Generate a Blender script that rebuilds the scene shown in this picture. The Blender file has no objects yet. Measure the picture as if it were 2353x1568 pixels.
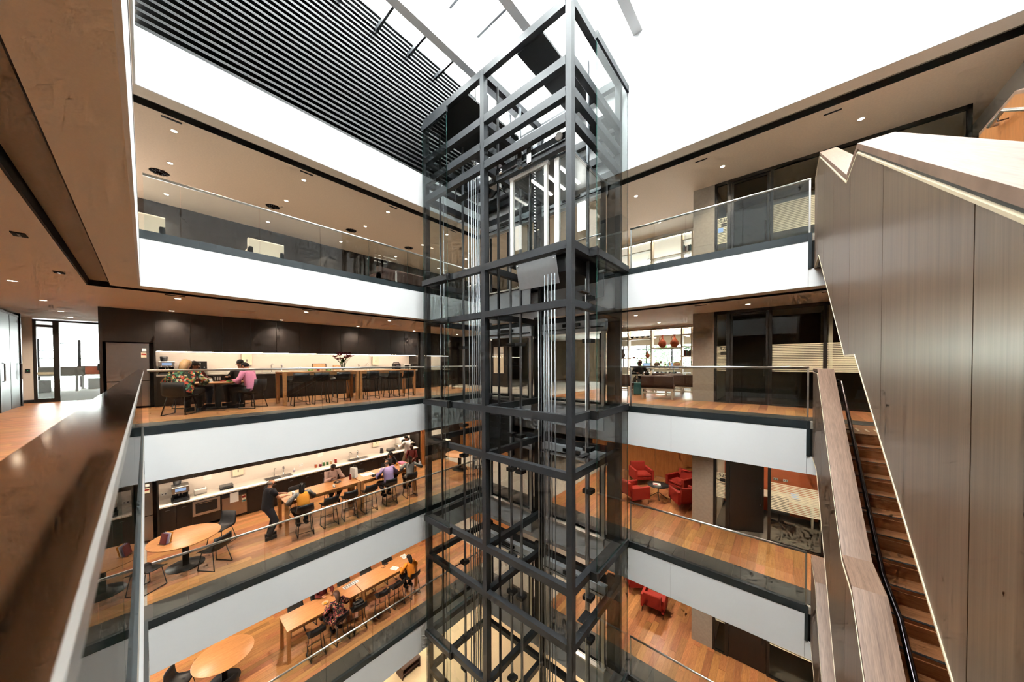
import bpy, math, random
from mathutils import Vector, Matrix
random.seed(7)
sc = bpy.context.scene
COL = sc.collection
# ------------------------------------------------------------------ camera
FPX, CX, PYX = 723.85, 1176.5, 845.74
YAW, PIT, ROL = 0.709855793, -0.0157031235, -0.0044561115
_cy, _sy, _cp, _sp, _cr, _sr = math.cos(YAW), math.sin(YAW), math.cos(PIT), math.sin(PIT), math.cos(ROL), math.sin(ROL)
_r = Vector((_cy, _sy, 0)); _f = Vector((-_sy*_cp, _cy*_cp, _sp)); _u = _r.cross(_f)
_r2 = _r*_cr + _u*_sr; _u2 = _u*_cr - _r*_sr
cam_d = bpy.data.cameras.new('camera'); cam = bpy.data.objects.new('camera', cam_d); COL.objects.link(cam)
cam.matrix_world = Matrix(((_r2.x, _u2.x, -_f.x, 0), (_r2.y, _u2.y, -_f.y, 0), (_r2.z, _u2.z, -_f.z, 0), (0, 0, 0, 1)))
cam_d.sensor_width = 36.0; cam_d.lens = FPX/2353*36.0
cam_d.shift_y = (PYX-784)/2353; cam_d.shift_x = 0
cam_d.clip_start = 0.02; cam_d.clip_end = 300
cam_d.dof.use_dof = True; cam_d.dof.focus_distance = 8.5; cam_d.dof.aperture_fstop = 6.0
sc.camera = cam
# ------------------------------------------------------------------ world, exposure
w = bpy.data.worlds.new('overcast_sky'); sc.world = w; w.use_nodes = True
_bg = w.node_tree.nodes['Background']; _bg.inputs[0].default_value = (1.0, 0.99, 0.98, 1); _bg.inputs[1].default_value = SKY = 34.0
sc.view_settings.view_transform = 'Standard'; sc.view_settings.look = 'None'; sc.view_settings.gamma = 1.0
sc.view_settings.use_curve_mapping = False
sc.view_settings.exposure = 0.0
sc.cycles.max_bounces = 5; sc.cycles.diffuse_bounces = 3; sc.cycles.glossy_bounces = 3; sc.cycles.transparent_max_bounces = 40
sc.cycles.transmission_bounces = 4; sc.cycles.caustics_reflective = False; sc.cycles.caustics_refractive = False
sc.cycles.sample_clamp_indirect = 5.0; sc.cycles.use_denoising = True
sc.cycles.use_adaptive_sampling = True; sc.cycles.adaptive_threshold = 0.15; sc.cycles.adaptive_min_samples = 12; sc.cycles.use_light_tree = False
LAMP_W = 245.0            # watts of one recessed downlight
LAMP_C = (1.0, 0.83, 0.66)
# ------------------------------------------------------------------ materials
M = {}
def _nt(name):
    m = bpy.data.materials.new(name); m.use_nodes = True; M[name] = m
    return m, m.node_tree.nodes, m.node_tree.links, m.node_tree.nodes['Principled BSDF']
def srgb(r, g, b):
    f = lambda c: c/12.92 if c <= .04045 else ((c+.055)/1.055)**2.4
    return (f(r/255), f(g/255), f(b/255), 1)
def mat(name, rgb, rough=.5, metal=0., spec=.5, grain=0., gscale=30., bump=0., emit=None, estr=0., stretch=(1, 1, 1), rnd=0.):
    m, N, L, P = _nt(name); c = srgb(*rgb)
    P.inputs['Base Color'].default_value = c; P.inputs['Roughness'].default_value = rough; P.inputs['Metallic'].default_value = metal
    P.inputs['Specular IOR Level'].default_value = spec
    if grain or bump or rnd:
        tc = N.new('ShaderNodeTexCoord'); mp = N.new('ShaderNodeMapping'); mp.inputs['Scale'].default_value = stretch
        L.new(tc.outputs['Object'], mp.inputs['Vector'])
        nz = N.new('ShaderNodeTexNoise'); nz.inputs['Scale'].default_value = gscale; nz.inputs['Detail'].default_value = 4
        L.new(mp.outputs[0], nz.inputs['Vector'])
        if rnd:
            oi = N.new('ShaderNodeObjectInfo'); ad = N.new('ShaderNodeVectorMath'); ad.operation = 'ADD'
            cb = N.new('ShaderNodeCombineXYZ'); ml = N.new('ShaderNodeMath'); ml.operation = 'MULTIPLY'; ml.inputs[1].default_value = 37.
            L.new(oi.outputs['Random'], ml.inputs[0]); L.new(ml.outputs[0], cb.inputs[0]); L.new(ml.outputs[0], cb.inputs[2])
            L.new(mp.outputs[0], ad.inputs[0]); L.new(cb.outputs[0], ad.inputs[1]); L.new(ad.outputs[0], nz.inputs['Vector'])
        mr = N.new('ShaderNodeMapRange'); mr.inputs[1].default_value = .25; mr.inputs[2].default_value = .75
        mr.inputs[3].default_value = 1-grain; mr.inputs[4].default_value = 1+grain
        L.new(nz.outputs['Fac'], mr.inputs[0])
        val = mr.outputs[0]
        if rnd:
            m2 = N.new('ShaderNodeMapRange'); m2.inputs[3].default_value = 1-rnd; m2.inputs[4].default_value = 1+rnd
            L.new(oi.outputs['Random'], m2.inputs[0]); mu = N.new('ShaderNodeMath'); mu.operation = 'MULTIPLY'
            L.new(val, mu.inputs[0]); L.new(m2.outputs[0], mu.inputs[1]); val = mu.outputs[0]
        mx = N.new('ShaderNodeVectorMath'); mx.operation = 'SCALE'; mx.inputs[0].default_value = c[:3]
        L.new(val, mx.inputs['Scale']); L.new(mx.outputs[0], P.inputs['Base Color'])
        if bump:
            b = N.new('ShaderNodeBump'); b.inputs['Strength'].default_value = bump; b.inputs['Distance'].default_value = .01
            L.new(nz.outputs['Fac'], b.inputs['Height']); L.new(b.outputs[0], P.inputs['Normal'])
    if emit:
        P.inputs['Emission Color'].default_value = srgb(*emit); P.inputs['Emission Strength'].default_value = estr
    return m
def wood(name, a, b, rough=.4, stretch=(14, 1, 14), scale=2.2, rnd=.0, huernd=0., spec=.5, fine=.5):
    """two-tone timber; the grain runs along the axis with the small stretch"""
    m, N, L, P = _nt(name)
    tc = N.new('ShaderNodeTexCoord'); mp = N.new('ShaderNodeMapping'); mp.inputs['Scale'].default_value = stretch
    L.new(tc.outputs['Object'], mp.inputs['Vector'])
    oi = N.new('ShaderNodeObjectInfo'); ml = N.new('ShaderNodeMath'); ml.operation = 'MULTIPLY'; ml.inputs[1].default_value = 61.
    L.new(oi.outputs['Random'], ml.inputs[0])
    ad = N.new('ShaderNodeVectorMath'); ad.operation = 'ADD'; cb = N.new('ShaderNodeCombineXYZ')
    for k in range(3): L.new(ml.outputs[0], cb.inputs[k])
    L.new(mp.outputs[0], ad.inputs[0]); L.new(cb.outputs[0], ad.inputs[1])
    n1 = N.new('ShaderNodeTexNoise'); n1.inputs['Scale'].default_value = scale; n1.inputs['Detail'].default_value = 5; n1.inputs['Roughness'].default_value = .65
    n2 = N.new('ShaderNodeTexNoise'); n2.inputs['Scale'].default_value = scale*6; n2.inputs['Detail'].default_value = 3
    L.new(ad.outputs[0], n1.inputs['Vector']); L.new(ad.outputs[0], n2.inputs['Vector'])
    mm = N.new('ShaderNodeMath'); mm.operation = 'MULTIPLY_ADD'; mm.inputs[1].default_value = fine; L.new(n2.outputs['Fac'], mm.inputs[0])
    s2 = N.new('ShaderNodeMath'); s2.operation = 'MULTIPLY'; s2.inputs[1].default_value = 1-fine; L.new(n1.outputs['Fac'], s2.inputs[0]); L.new(s2.outputs[0], mm.inputs[2])
    val = mm.outputs[0]
    rp = N.new('ShaderNodeValToRGB'); rp.color_ramp.elements[0].position = .34; rp.color_ramp.elements[1].position = .66
    rp.color_ramp.elements[0].color = srgb(*a); rp.color_ramp.elements[1].color = srgb(*b)
    L.new(val, rp.inputs[0]); out = rp.outputs[0]
    if rnd:
        hs = N.new('ShaderNodeHueSaturation')
        m1 = N.new('ShaderNodeMapRange'); m1.inputs[3].default_value = 1-rnd; m1.inputs[4].default_value = 1+rnd*.8
        L.new(oi.outputs['Random'], m1.inputs[0]); L.new(m1.outputs[0], hs.inputs['Value'])
        fr = N.new('ShaderNodeMath'); fr.operation = 'FRACT'; L.new(ml.outputs[0], fr.inputs[0])
        m2 = N.new('ShaderNodeMapRange'); m2.inputs[3].default_value = .5-huernd; m2.inputs[4].default_value = .5+huernd
        L.new(fr.outputs[0], m2.inputs[0]); L.new(m2.outputs[0], hs.inputs['Hue']); L.new(out, hs.inputs['Color']); out = hs.outputs[0]
    L.new(out, P.inputs['Base Color']); P.inputs['Roughness'].default_value = rough; P.inputs['Specular IOR Level'].default_value = spec
    return m
def glassmat(name, tint, ior=1.5, rough=0.):
    m, N, L, P = _nt(name); N.remove(P)
    o = N['Material Output']; t = N.new('ShaderNodeBsdfTransparent'); g = N.new('ShaderNodeBsdfGlossy'); g.inputs['Roughness'].default_value = rough
    t.inputs[0].default_value = (*tint, 1); fr = N.new('ShaderNodeFresnel'); ge = N.new('ShaderNodeNewGeometry')
    mr = N.new('ShaderNodeMapRange'); mr.inputs[3].default_value = ior; mr.inputs[4].default_value = 1/ior
    L.new(ge.outputs['Backfacing'], mr.inputs[0]); L.new(mr.outputs[0], fr.inputs['IOR'])
    mx = N.new('ShaderNodeMixShader'); L.new(fr.outputs[0], mx.inputs[0]); L.new(t.outputs[0], mx.inputs[1]); L.new(g.outputs[0], mx.inputs[2]); L.new(mx.outputs[0], o.inputs[0])
    return m
def emitmat(name, rgb, s):
    m, N, L, P = _nt(name); N.remove(P); e = N.new('ShaderNodeEmission'); e.inputs[0].default_value = srgb(*rgb); e.inputs[1].default_value = s
    L.new(e.outputs[0], N['Material Output'].inputs[0]); return m
glassmat('glass', (.935, .965, .955)); glassmat('glass_lift', (.945, .972, .97)); glassmat('glass_dark', (.55, .56, .54))
mat('glass_edge', (38, 78, 72), .15)
mat('white_panel', (246, 246, 248), .45, grain=.01, gscale=2); mat('white_wall', (240, 241, 243), .6, grain=.012, gscale=1.2)
mat('ceiling', (240, 230, 218), .85, grain=.03, gscale=60); mat('ceiling_perf', (238, 218, 198), .85, grain=.05, gscale=25)
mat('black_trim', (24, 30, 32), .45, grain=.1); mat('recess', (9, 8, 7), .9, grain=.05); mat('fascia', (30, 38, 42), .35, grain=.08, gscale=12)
mat('steel_grey', (46, 49, 53), .45, metal=.25, grain=.06, gscale=8); mat('steel_dark', (34, 35, 37), .5, metal=.3, grain=.08)
mat('galv', (140, 145, 150), .35, metal=.85, grain=.08, gscale=14); mat('stainless', (220, 220, 218), .34, metal=1., grain=.03, gscale=60, stretch=(1, 1, 8))
mat('brushed', (168, 164, 160), .26, metal=1., grain=.04, gscale=40, stretch=(1, 12, 12)); mat('chrome', (225, 225, 228), .07, metal=1., grain=.01)
mat('rail_top', (200, 194, 188), .10, metal=1., grain=.03, gscale=40, stretch=(1, 14, 14)); mat('recess_grey', (150, 140, 130), .85, grain=.05); mat('zinc', (178, 184, 190), .4, metal=.2, grain=.04, gscale=10); mat('rail_dark', (92, 86, 90), .2, metal=1., grain=.03)
mat('slat_black', (9, 12, 13), .55, grain=.06, gscale=10); mat('slat_back', (6, 8, 9), .9, grain=.05)
wood('floor_oak', (136, 86, 50), (184, 130, 84), .36, stretch=(16, 1.3, 16), scale=1.6, rnd=.26, huernd=.012)
mat('stone', (60, 58, 54), .42, grain=.12, gscale=45, rnd=.06); mat('grout', (120, 116, 108), .8, grain=.05)
wood('stair_veneer', (86, 68, 54), (126, 103, 84), .30, stretch=(20, 20, .4), scale=1.1, rnd=.06, huernd=.006, fine=.35)
wood('stair_cap', (104, 80, 66), (150, 120, 102), .36, stretch=(22, .8, .8), scale=1.4)
wood('tread', (132, 80, 46), (184, 124, 80), .38, stretch=(1.2, 16, 16), scale=1.6, rnd=.12)
mat('edge_cream', (214, 196, 166), .5, grain=.05); mat('nosing', (30, 30, 30), .7, grain=.1, gscale=80)
wood('table_oak', (172, 114, 66), (202, 146, 92), .38, stretch=(12, 1, 12), scale=1.6); wood('wall_oak', (146, 92, 48), (178, 120, 68), .42, stretch=(14, 14, .8), scale=1.4)
wood('joinery', (22, 18, 16), (36, 30, 26), .42, stretch=(18, 18, 1), scale=2.)
mat('black_plastic', (20, 20, 21), .5, grain=.08); mat('black_fabric', (26, 25, 25), .8, grain=.15, gscale=200); mat('wire_black', (16, 15, 15), .4, grain=.05)
mat('benchtop', (238, 232, 222), .25, grain=.01); mat('splash', (232, 224, 214), .22, grain=.01, gscale=3)
mat('concrete', (168, 160, 148), .8, grain=.09, gscale=14, bump=.1); mat('carpet', (96, 90, 80), .95, grain=.25, gscale=150); mat('carpet_grey', (150, 146, 140), .95, grain=.2, gscale=150)
mat('beige_floor', (206, 186, 150), .6, grain=.06, gscale=40); mat('red_fabric', (146, 34, 20), .8, grain=.12, gscale=120); mat('orange_wall', (198, 104, 62), .8, grain=.04)
mat('brown_leather', (66, 44, 36), .5, grain=.1, gscale=30); mat('cream_paint', (222, 208, 184), .5, grain=.02); mat('white_gloss', (236, 234, 230), .3, grain=.01)
mat('paper', (238, 236, 230), .8, grain=.02); mat('green_sign', (104, 152, 66), .6, grain=.03); mat('terracotta', (172, 84, 52), .6, grain=.12, gscale=20)
mat('pale_clay', (206, 168, 128), .7, grain=.1, gscale=20); mat('leaf', (58, 110, 62), .6, grain=.3, gscale=12); mat('petal', (122, 28, 54), .6, grain=.2, gscale=30)
mat('film', (228, 224, 196), .6, grain=.01); mat('frame_dark', (26, 25, 23), .4, grain=.08); mat('ink', (22, 20, 18), .6, grain=.05)
mat('teal', (40, 96, 96), .7, grain=.1); mat('screen', (120, 150, 190), .3, emit=(150, 180, 220), estr=.8, grain=.02); mat('exit_green', (30, 150, 90), .4, emit=(40, 190, 110), estr=1.2, grain=.02)
emitmat('lamp', (255, 232, 200), 26.); emitmat('led', (255, 228, 200), 75.); emitmat('ledwhite', (255, 244, 230), 9.)
M['lamp'].cycles.emission_sampling = 'NONE'   # each downlight has its own spot lamp
mat('skin', (196, 138, 108), .55, grain=.05); mat('skin_dark', (122, 78, 56), .55, grain=.05)
for _n, _c in dict(navy=(22, 24, 32), jeans=(40, 52, 78), black=(20, 19, 20), white_shirt=(222, 220, 216), lilac=(150, 134, 178), pinkish=(196, 164, 150), pink=(226, 140, 176), mustard=(206, 138, 40), greytop=(132, 134, 132), maroon=(96, 26, 24), orange_top=(220, 132, 30), khaki=(120, 104, 84), charcoal=(46, 44, 46)).items():
    mat('cloth_'+_n, _c, .85, grain=.1, gscale=60)
for _n, _c in dict(black=(18, 15, 14), grey=(120, 112, 104), blonde=(168, 138, 98), brown=(62, 40, 28)).items(): mat('hair_'+_n, _c, .6, grain=.25, gscale=60)
def floral(name, base, spots, scale):
    m, N, L, P = _nt(name); tc = N.new('ShaderNodeTexCoord'); v = N.new('ShaderNodeTexVoronoi'); v.inputs['Scale'].default_value = scale
    L.new(tc.outputs['Object'], v.inputs['Vector']); rp = N.new('ShaderNodeValToRGB'); rp.color_ramp.interpolation = 'CONSTANT'
    sp = N.new('ShaderNodeSeparateColor'); L.new(v.outputs['Color'], sp.inputs[0]); L.new(sp.outputs[0], rp.inputs[0])
    cs = [base]+spots; e = rp.color_ramp.elements
    e[0].color = srgb(*cs[0]); e[0].position = 0; e[1].position = .4; e[1].color = srgb(*cs[1])
    for i, c in enumerate(cs[2:]):
        x = e.new(.4+.6*(i+1)/(len(cs)-1)); x.color = srgb(*c)
    L.new(rp.outputs[0], P.inputs['Base Color']); P.inputs['Roughness'].default_value = .85
floral('cloth_floral', (34, 40, 30), [(190, 70, 50), (70, 130, 100), (170, 150, 70), (30, 60, 50), (200, 190, 160)], 26)
floral('cloth_dress', (30, 26, 30), [(190, 80, 80), (120, 50, 60), (200, 150, 110), (40, 40, 44)], 30)
_n = M['rail_top'].node_tree; _p = _n.nodes['Principled BSDF']; _p.inputs['Anisotropic'].default_value = .5      # brushed along its length
_v = _n.nodes.new('ShaderNodeCombineXYZ'); _v.inputs[1].default_value = 1.; _n.links.new(_v.outputs[0], _p.inputs['Tangent'])
# ------------------------------------------------------------------ mesh builder
class MB:
    def __init__(s): s.v = []; s.f = []; s.m = []; s.sm = []
    def _add(s, vs, fs, m=0, smooth=False):
        o = len(s.v); s.v += [tuple(p) for p in vs]
        for f in fs: s.f.append(tuple(i+o for i in f)); s.m.append(m); s.sm.append(smooth)
        return s
    def box(s, x0, y0, z0, x1, y1, z1, m=0, T=None):
        x0, x1 = min(x0, x1), max(x0, x1); y0, y1 = min(y0, y1), max(y0, y1); z0, z1 = min(z0, z1), max(z0, z1)
        vs = [(x0, y0, z0), (x1, y0, z0), (x1, y1, z0), (x0, y1, z0), (x0, y0, z1), (x1, y0, z1), (x1, y1, z1), (x0, y1, z1)]
        if T: vs = [T @ Vector(p) for p in vs]
        return s._add(vs, [(0, 3, 2, 1), (4, 5, 6, 7), (0, 1, 5, 4), (1, 2, 6, 5), (2, 3, 7, 6), (3, 0, 4, 7)], m)
    def rbox(s, x0, y0, z0, x1, y1, z1, r=.02, m=0, n=3, axis='z', T=None):
        """box with the four edges along one axis rounded"""
        ax = 'xyz'.index(axis); lo = [x0, y0, z0]; hi = [x1, y1, z1]; i, j = [k for k in range(3) if k != ax]
        if axis == 'y': i, j = 2, 0
        pts = []
        for (ci, cj, a0) in ((hi[i]-r, hi[j]-r, 0), (lo[i]+r, hi[j]-r, 90), (lo[i]+r, lo[j]+r, 180), (hi[i]-r, lo[j]+r, 270)):
            for k in range(n+1):
                a = math.radians(a0+90*k/n); pts.append((ci+r*math.cos(a), cj+r*math.sin(a)))
        def P(p, h):
            q = [0, 0, 0]; q[i] = p[0]; q[j] = p[1]; q[ax] = h; return Vector(q)
        vs = [P(p, lo[ax]) for p in pts]+[P(p, hi[ax]) for p in pts]
        if T: vs = [T @ v for v in vs]
        N_ = len(pts); fs = [tuple(range(N_-1, -1, -1)), tuple(range(N_, 2*N_))]+[(k, (k+1) % N_, N_+(k+1) % N_, N_+k) for k in range(N_)]
        return s._add(vs, fs, m)
    def prism(s, poly, x0, x1, axis='x', m=0):
        """polygon in the two other axes (cyclic order) extruded along axis"""
        if axis == 'x': P = lambda p, h: (h, p[0], p[1])
        elif axis == 'y': P = lambda p, h: (p[0], h, p[1])
        else: P = lambda p, h: (p[0], p[1], h)
        n = len(poly); vs = [P(p, x0) for p in poly]+[P(p, x1) for p in poly]
        return s._add(vs, [tuple(range(n-1, -1, -1)), tuple(range(n, 2*n))]+[(k, (k+1) % n, n+(k+1) % n, n+k) for k in range(n)], m)
    def tube(s, pts, r, n=8, m=0, closed=False, caps=True):
        pts = [Vector(p) for p in pts]; K = len(pts); rings = []; up = None
        for i, p in enumerate(pts):
            if closed: d = (pts[(i+1) % K]-pts[i-1])
            else: d = pts[min(i+1, K-1)]-pts[max(i-1, 0)]
            d.normalize()
            if up is None:
                up = Vector((0, 0, 1)) if abs(d.z) < .9 else Vector((1, 0, 0))
            a = d.cross(up)
            if a.length < 1e-4: a = d.cross(Vector((0, 1, 0)))
            a.normalize(); b = a.cross(d).normalized(); up = b
            rr = r[i] if isinstance(r, (list, tuple)) else r
            if 0 < i < K-1 and not closed:
                c = (pts[i]-pts[i-1]).normalized().dot((pts[i+1]-pts[i]).normalized()); k = 1/max(.5, math.sqrt(max(.01, (1+c)/2)))
            else: k = 1
            rings.append([p+(a*math.cos(2*math.pi*q/n)+b*math.sin(2*math.pi*q/n))*rr*(k if k > 1 else 1) for q in range(n)])
        vs = [v for g in rings for v in g]; fs = []
        for i in range(K if closed else K-1):
            j = (i+1) % K
            for q in range(n): fs.append((i*n+q, i*n+(q+1) % n, j*n+(q+1) % n, j*n+q))
        s._add(vs, [tuple(reversed(f)) for f in fs], m, True)
        if caps and not closed:
            o = len(s.v)-len(vs); s.f.append(tuple(o+q for q in range(n))); s.m.append(m); s.sm.append(False)
            s.f.append(tuple(o+(K-1)*n+q for q in range(n-1, -1, -1))); s.m.append(m); s.sm.append(False)
        return s
    def lathe(s, prof, c=(0, 0, 0), n=20, m=0, sx=1, sy=1, smooth=True):
        """profile of (radius, height) turned about z"""
        vs = []; K = len(prof)
        for (r, h) in prof:
            for q in range(n):
                a = 2*math.pi*q/n; vs.append((c[0]+r*math.cos(a)*sx, c[1]+r*math.sin(a)*sy, c[2]+h))
        fs = [(i*n+q, i*n+(q+1) % n, (i+1)*n+(q+1) % n, (i+1)*n+q) for i in range(K-1) for q in range(n)]
        o = len(s.v); s._add(vs, fs, m, smooth)
        if prof[0][0] > 1e-4: s.f.append(tuple(o+q for q in range(n-1, -1, -1))); s.m.append(m); s.sm.append(False)
        if prof[-1][0] > 1e-4: s.f.append(tuple(o+(K-1)*n+q for q in range(n))); s.m.append(m); s.sm.append(False)
        return s
    def ball(s, c, r, n=10, m=0, sx=1, sy=1, sz=1):
        k = max(4, n//2+1); return s.lathe([(r*math.sin(math.pi*i/k), -r*sz*math.cos(math.pi*i/k)) for i in range(k+1)], c, n, m, sx, sy)
    def quad(s, a, b, c, d, m=0): return s._add([a, b, c, d], [(0, 1, 2, 3)], m)
    def move(s, T, start=0):
        s.v = s.v[:start]+[tuple(T @ Vector(p)) for p in s.v[start:]]; return s
    def mesh(s, name, mats, off=(0, 0, 0)):
        me = bpy.data.meshes.new(name); me.from_pydata([(p[0]-off[0], p[1]-off[1], p[2]-off[2]) for p in s.v], [], s.f)
        for mt in (mats if isinstance(mats, (list, tuple)) else [mats]): me.materials.append(M[mt])
        me.polygons.foreach_set('material_index', s.m); me.polygons.foreach_set('use_smooth', s.sm); me.validate(); me.update()
        return me
    def build(s, name, mats, parent=None, world=False):
        """child of parent: vertices are local to it (world=True: subtract the parent's location); no parent: origin at the base centre"""
        if parent is None:
            xs = [p[0] for p in s.v]; ys = [p[1] for p in s.v]; zs = [p[2] for p in s.v]
            off = ((min(xs)+max(xs))/2, (min(ys)+max(ys))/2, min(zs))
        elif world:
            off = Vector((0, 0, 0)); q = parent
            while q is not None: off = off+q.location; q = q.parent
        else: off = (0, 0, 0)
        o = bpy.data.objects.new(name, s.mesh(name, mats, off)); COL.objects.link(o)
        if parent is None: o.location = off
        else: o.parent = parent
        return o
def tag(o, label=None, cat=None, group=None, kind=None):
    if label: o['label'] = label
    if cat: o['category'] = cat
    if group: o['group'] = group
    if kind: o['kind'] = kind
    return o
def thing(name, loc, label, cat, rz=0., group=None):
    o = bpy.data.objects.new(name, None); o.empty_display_size = .1; COL.objects.link(o); o.location = loc; o.rotation_euler = (0, 0, rz)
    return tag(o, label, cat, group)
def struct(mb, name, mats, parent=None, world=True):
    o = mb.build(name, mats, parent, world)
    if parent is None: o['kind'] = 'structure'
    return o
def put(name, me, parent=None, loc=(0, 0, 0), rz=0.):
    o = bpy.data.objects.new(name, me); COL.objects.link(o); o.location = loc; o.rotation_euler = (0, 0, rz)
    if parent is not None: o.parent = parent
    return o
def copy_tree(o, parent=None):
    c = o.copy(); COL.objects.link(c); c.parent = parent
    for ch in list(o.children): copy_tree(ch, c)
    return c
def clone(root, loc, rz=0., label=None, group=None):
    c = copy_tree(root); c.location = loc; c.rotation_euler = (0, 0, rz)
    if label: c['label'] = label
    if group: c['group'] = group
    return c
# ------------------------------------------------------------------ building grid
FL = {2: 6.56, 1: 2.66, 0: -1.24, -1: -5.14, -2: -9.04, -3: -12.94}
CEIL = {1: 5.46, 0: 1.55, -1: -2.35, -2: -6.25, -3: -10.15}     # ceiling height over each floor
XL, YN, YR, XE = -9.58, -0.04, 8.98, 0.42                          # edges of the void
LEVNAME = {1: 'top gallery', 0: 'middle gallery', -1: 'lower gallery', -2: 'lowest gallery', -3: 'ground floor (added lamps)'}
ORD = ['first', 'second', 'third', 'fourth', 'fifth', 'sixth', 'seventh', 'eighth', 'ninth', 'tenth', 'eleventh', 'twelfth', 'thirteenth', 'fourteenth', 'fifteenth', 'sixteenth', 'seventeenth', 'eighteenth']
# ================================================================== large structure
XW, XO, YB, YF = -16.0, 3.3, -2.6, 19.6     # outer walls: west, east, behind the camera, far
def ring(mb, a, b, z0, z1, m=0):
    """frame round the void between offsets a < b outside its left, near and right edges"""
    mb.box(XL-b, YN-b, z0, XL-a, YR+b, z1, m); mb.box(XL-a, YN-b, z0, XO, YN-a, z1, m); mb.box(XL-a, YR+a, z0, XO, YR+b, z1, m)
for n in (1, 0, -1, -2):
    z = FL[n]
    fl = struct(MB().box(XW, YN-.0, z-.16, XL-.02, YF, z-.014).box(XL-.02, YR+.02, z-.16, XO, YF, z-.014)
                .box(-18.7 if n == 0 else XW, YB, z-.16, XO, YN-.0, z-.0145), 'floor', 'concrete')
    FLOOR = globals().setdefault('FLOOR', {}); FLOOR[n] = fl
    # dark channel that clamps the glass, white band below it
    struct(MB().box(XL-.10, YN, z-.17, XL, YR, z), 'trim_%d' % (10+n), 'fascia')
    struct(MB().box(XL-.10, YN-.10, z-.17, XO, YN, z), 'trim_%d' % (20+n), 'fascia')
    struct(MB().box(XL-.10, YR, z-.17, XE, YR+.10, z).box(XE-.035, YR-.012, z-.74, XE+.02, YR+.02, z), 'trim_%d' % (30+n), 'fascia')
    struct(MB().box(XL-.03, YN-.0, z-1.11, XL-.004, YR, z-.17), 'wall_left', 'white_panel')
    struct(MB().box(XL-.03, YN-.03, z-1.11, XO, YN-.004, z-.17), 'wall_near', 'white_panel')
    wr = struct(MB().box(XL-.03, YR+.02, z-1.10, XO, YR+.03, z-.17), 'wall_right', 'recess')
    for (a, b, t) in ((XL, -7.41, z-.17), (-7.41, -4.81, z-.17), (-4.81, -2.215, z-.17), (-2.215, XE-.03, z-.17), (XE-.03, XO, z-.74)):
        struct(MB().box(a+.0025, YR+.004, z-1.11, b-.0025, YR+.02, t), 'panel', 'white_panel', wr)
# ceilings with the dark shadow gap that follows the void
for n in (1, 0, -1, -2, -3):
    z = CEIL[n]; c = MB(); ring(c, .03, .38, z, z+.08)
    struct(c, 'ceiling', 'ceiling')
    g = MB(); ring(g, .38, .70, z+.26, z+.3); g.box(XL-.6, YN-.64, z+.10, XO, YN-.39, z+.12, 1); ring(g, .66, .68, z+.001, z+.26); ring(g, .38, .39, z+.001, z+.26); struct(g, 'trim_%d' % (40+n), ['recess', 'recess_grey'])  # gap's shade painted on: black liners, greyer sheet along the near side
    c = MB(); c.box(XW, YN-.68, z, XL-.68, YF, z+.08); c.box(XL-.68, YR+.68, z, XO, YF, z+.08)
    c.box(-18.7 if n == 0 else XW, YB, z, XO, YN-.68, z+.08)
    struct(c, 'ceiling', 'ceiling_perf' if n == 1 else 'ceiling')
# roof zone: white upper walls, slatted wall, roof slabs, glazed roof
struct(MB().box(XL-.03, YN, 5.46, XL, YR, 6.59), 'wall_left', 'white_panel')
struct(MB().box(XL-.03, YN-.03, 5.46, XO, YN-.004, 11.4), 'wall_near', 'white_wall')
wr = struct(MB().box(XL-.12, YR+.02, 5.47, XO, YR+.03, 11.4), 'wall_right', 'recess')
struct(MB().box(XL, YR, 5.455, XO, YR+.02, 6.553), 'panel', 'white_wall', wr); struct(MB().box(XL, YR, 6.556, XO, YR+.02, 11.4), 'panel', 'white_wall', wr)
struct(MB().box(XO, YB, -13.2, XO+.12, YF, 11.4), 'wall_east', 'white_wall')
struct(MB().box(XW-.1, YB, 5.6, XL-.2, YF, 6.0).box(XL-.2, YB, 5.6, XO, YN-.1, 6.0).box(XL-.2, YR+.1, 5.6, XO, YF, 6.0), 'roof', 'concrete')
sw = struct(MB().box(XL-.22, YN, 6.59, XL-.16, YR, 10.92), 'wall_left', 'slat_back')
slat = MB().box(XL-.15, YN, 0, XL, YR, .058).mesh('slat', 'slat_black', (XL, YN, 0))
for k in range(28): o = put('slat', slat, sw); o.location = Vector((XL, YN, 6.60+.155*k))-sw.location
beams_x = (-7.47, -5.335, -3.09, -.95, 1.2)
for k, x in enumerate(beams_x): struct(MB().box(x-.125, YN, 9.08, x+.125, YR, 10.25), 'roof_beam', 'white_wall')
zg = 10.30
gl = struct(MB().box(XL, YN, zg+.06, XO, YR, zg+.075), 'window_1', 'glass')
for k in range(9):
    y = .6+1.08*k-.12
    struct(MB().box(XL, y-.035, zg-.06, XO, y+.035, zg+.055), 'glazing_bar', 'steel_grey', gl)
# outer walls
struct(MB().box(XW-.12, YN-.72, -13.2, XW, YF, 5.7), 'wall_west', 'joinery')
wf = MB().box(XW-.12, YF, -13.2, XO, YF+.12, FL[0]+.95)
for n in (0, 1):
    z = FL[n]; wf.box(XW-.12, YF, z+.95, -9., YF+.12, z+2.25).box(-.6, YF, z+.95, XO, YF+.12, z+2.25); wf.box(XW-.12, YF, z+2.25, XO, YF+.12, (FL[1]+.95) if n == 0 else 5.7)
struct(wf, 'wall_far', 'cream_paint')
struct(MB().box(-18.7, YB-.12, -13.2, XO, YB, 5.7), 'wall_back', 'ceiling'); struct(MB().box(-18.7, -.78, FL[0], -14.6, -.72, CEIL[0]), 'wall_side', 'ceiling')
struct(MB().box(XW, YB, -13.2, XO, YF, -12.94), 'floor', 'beige_floor')
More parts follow.
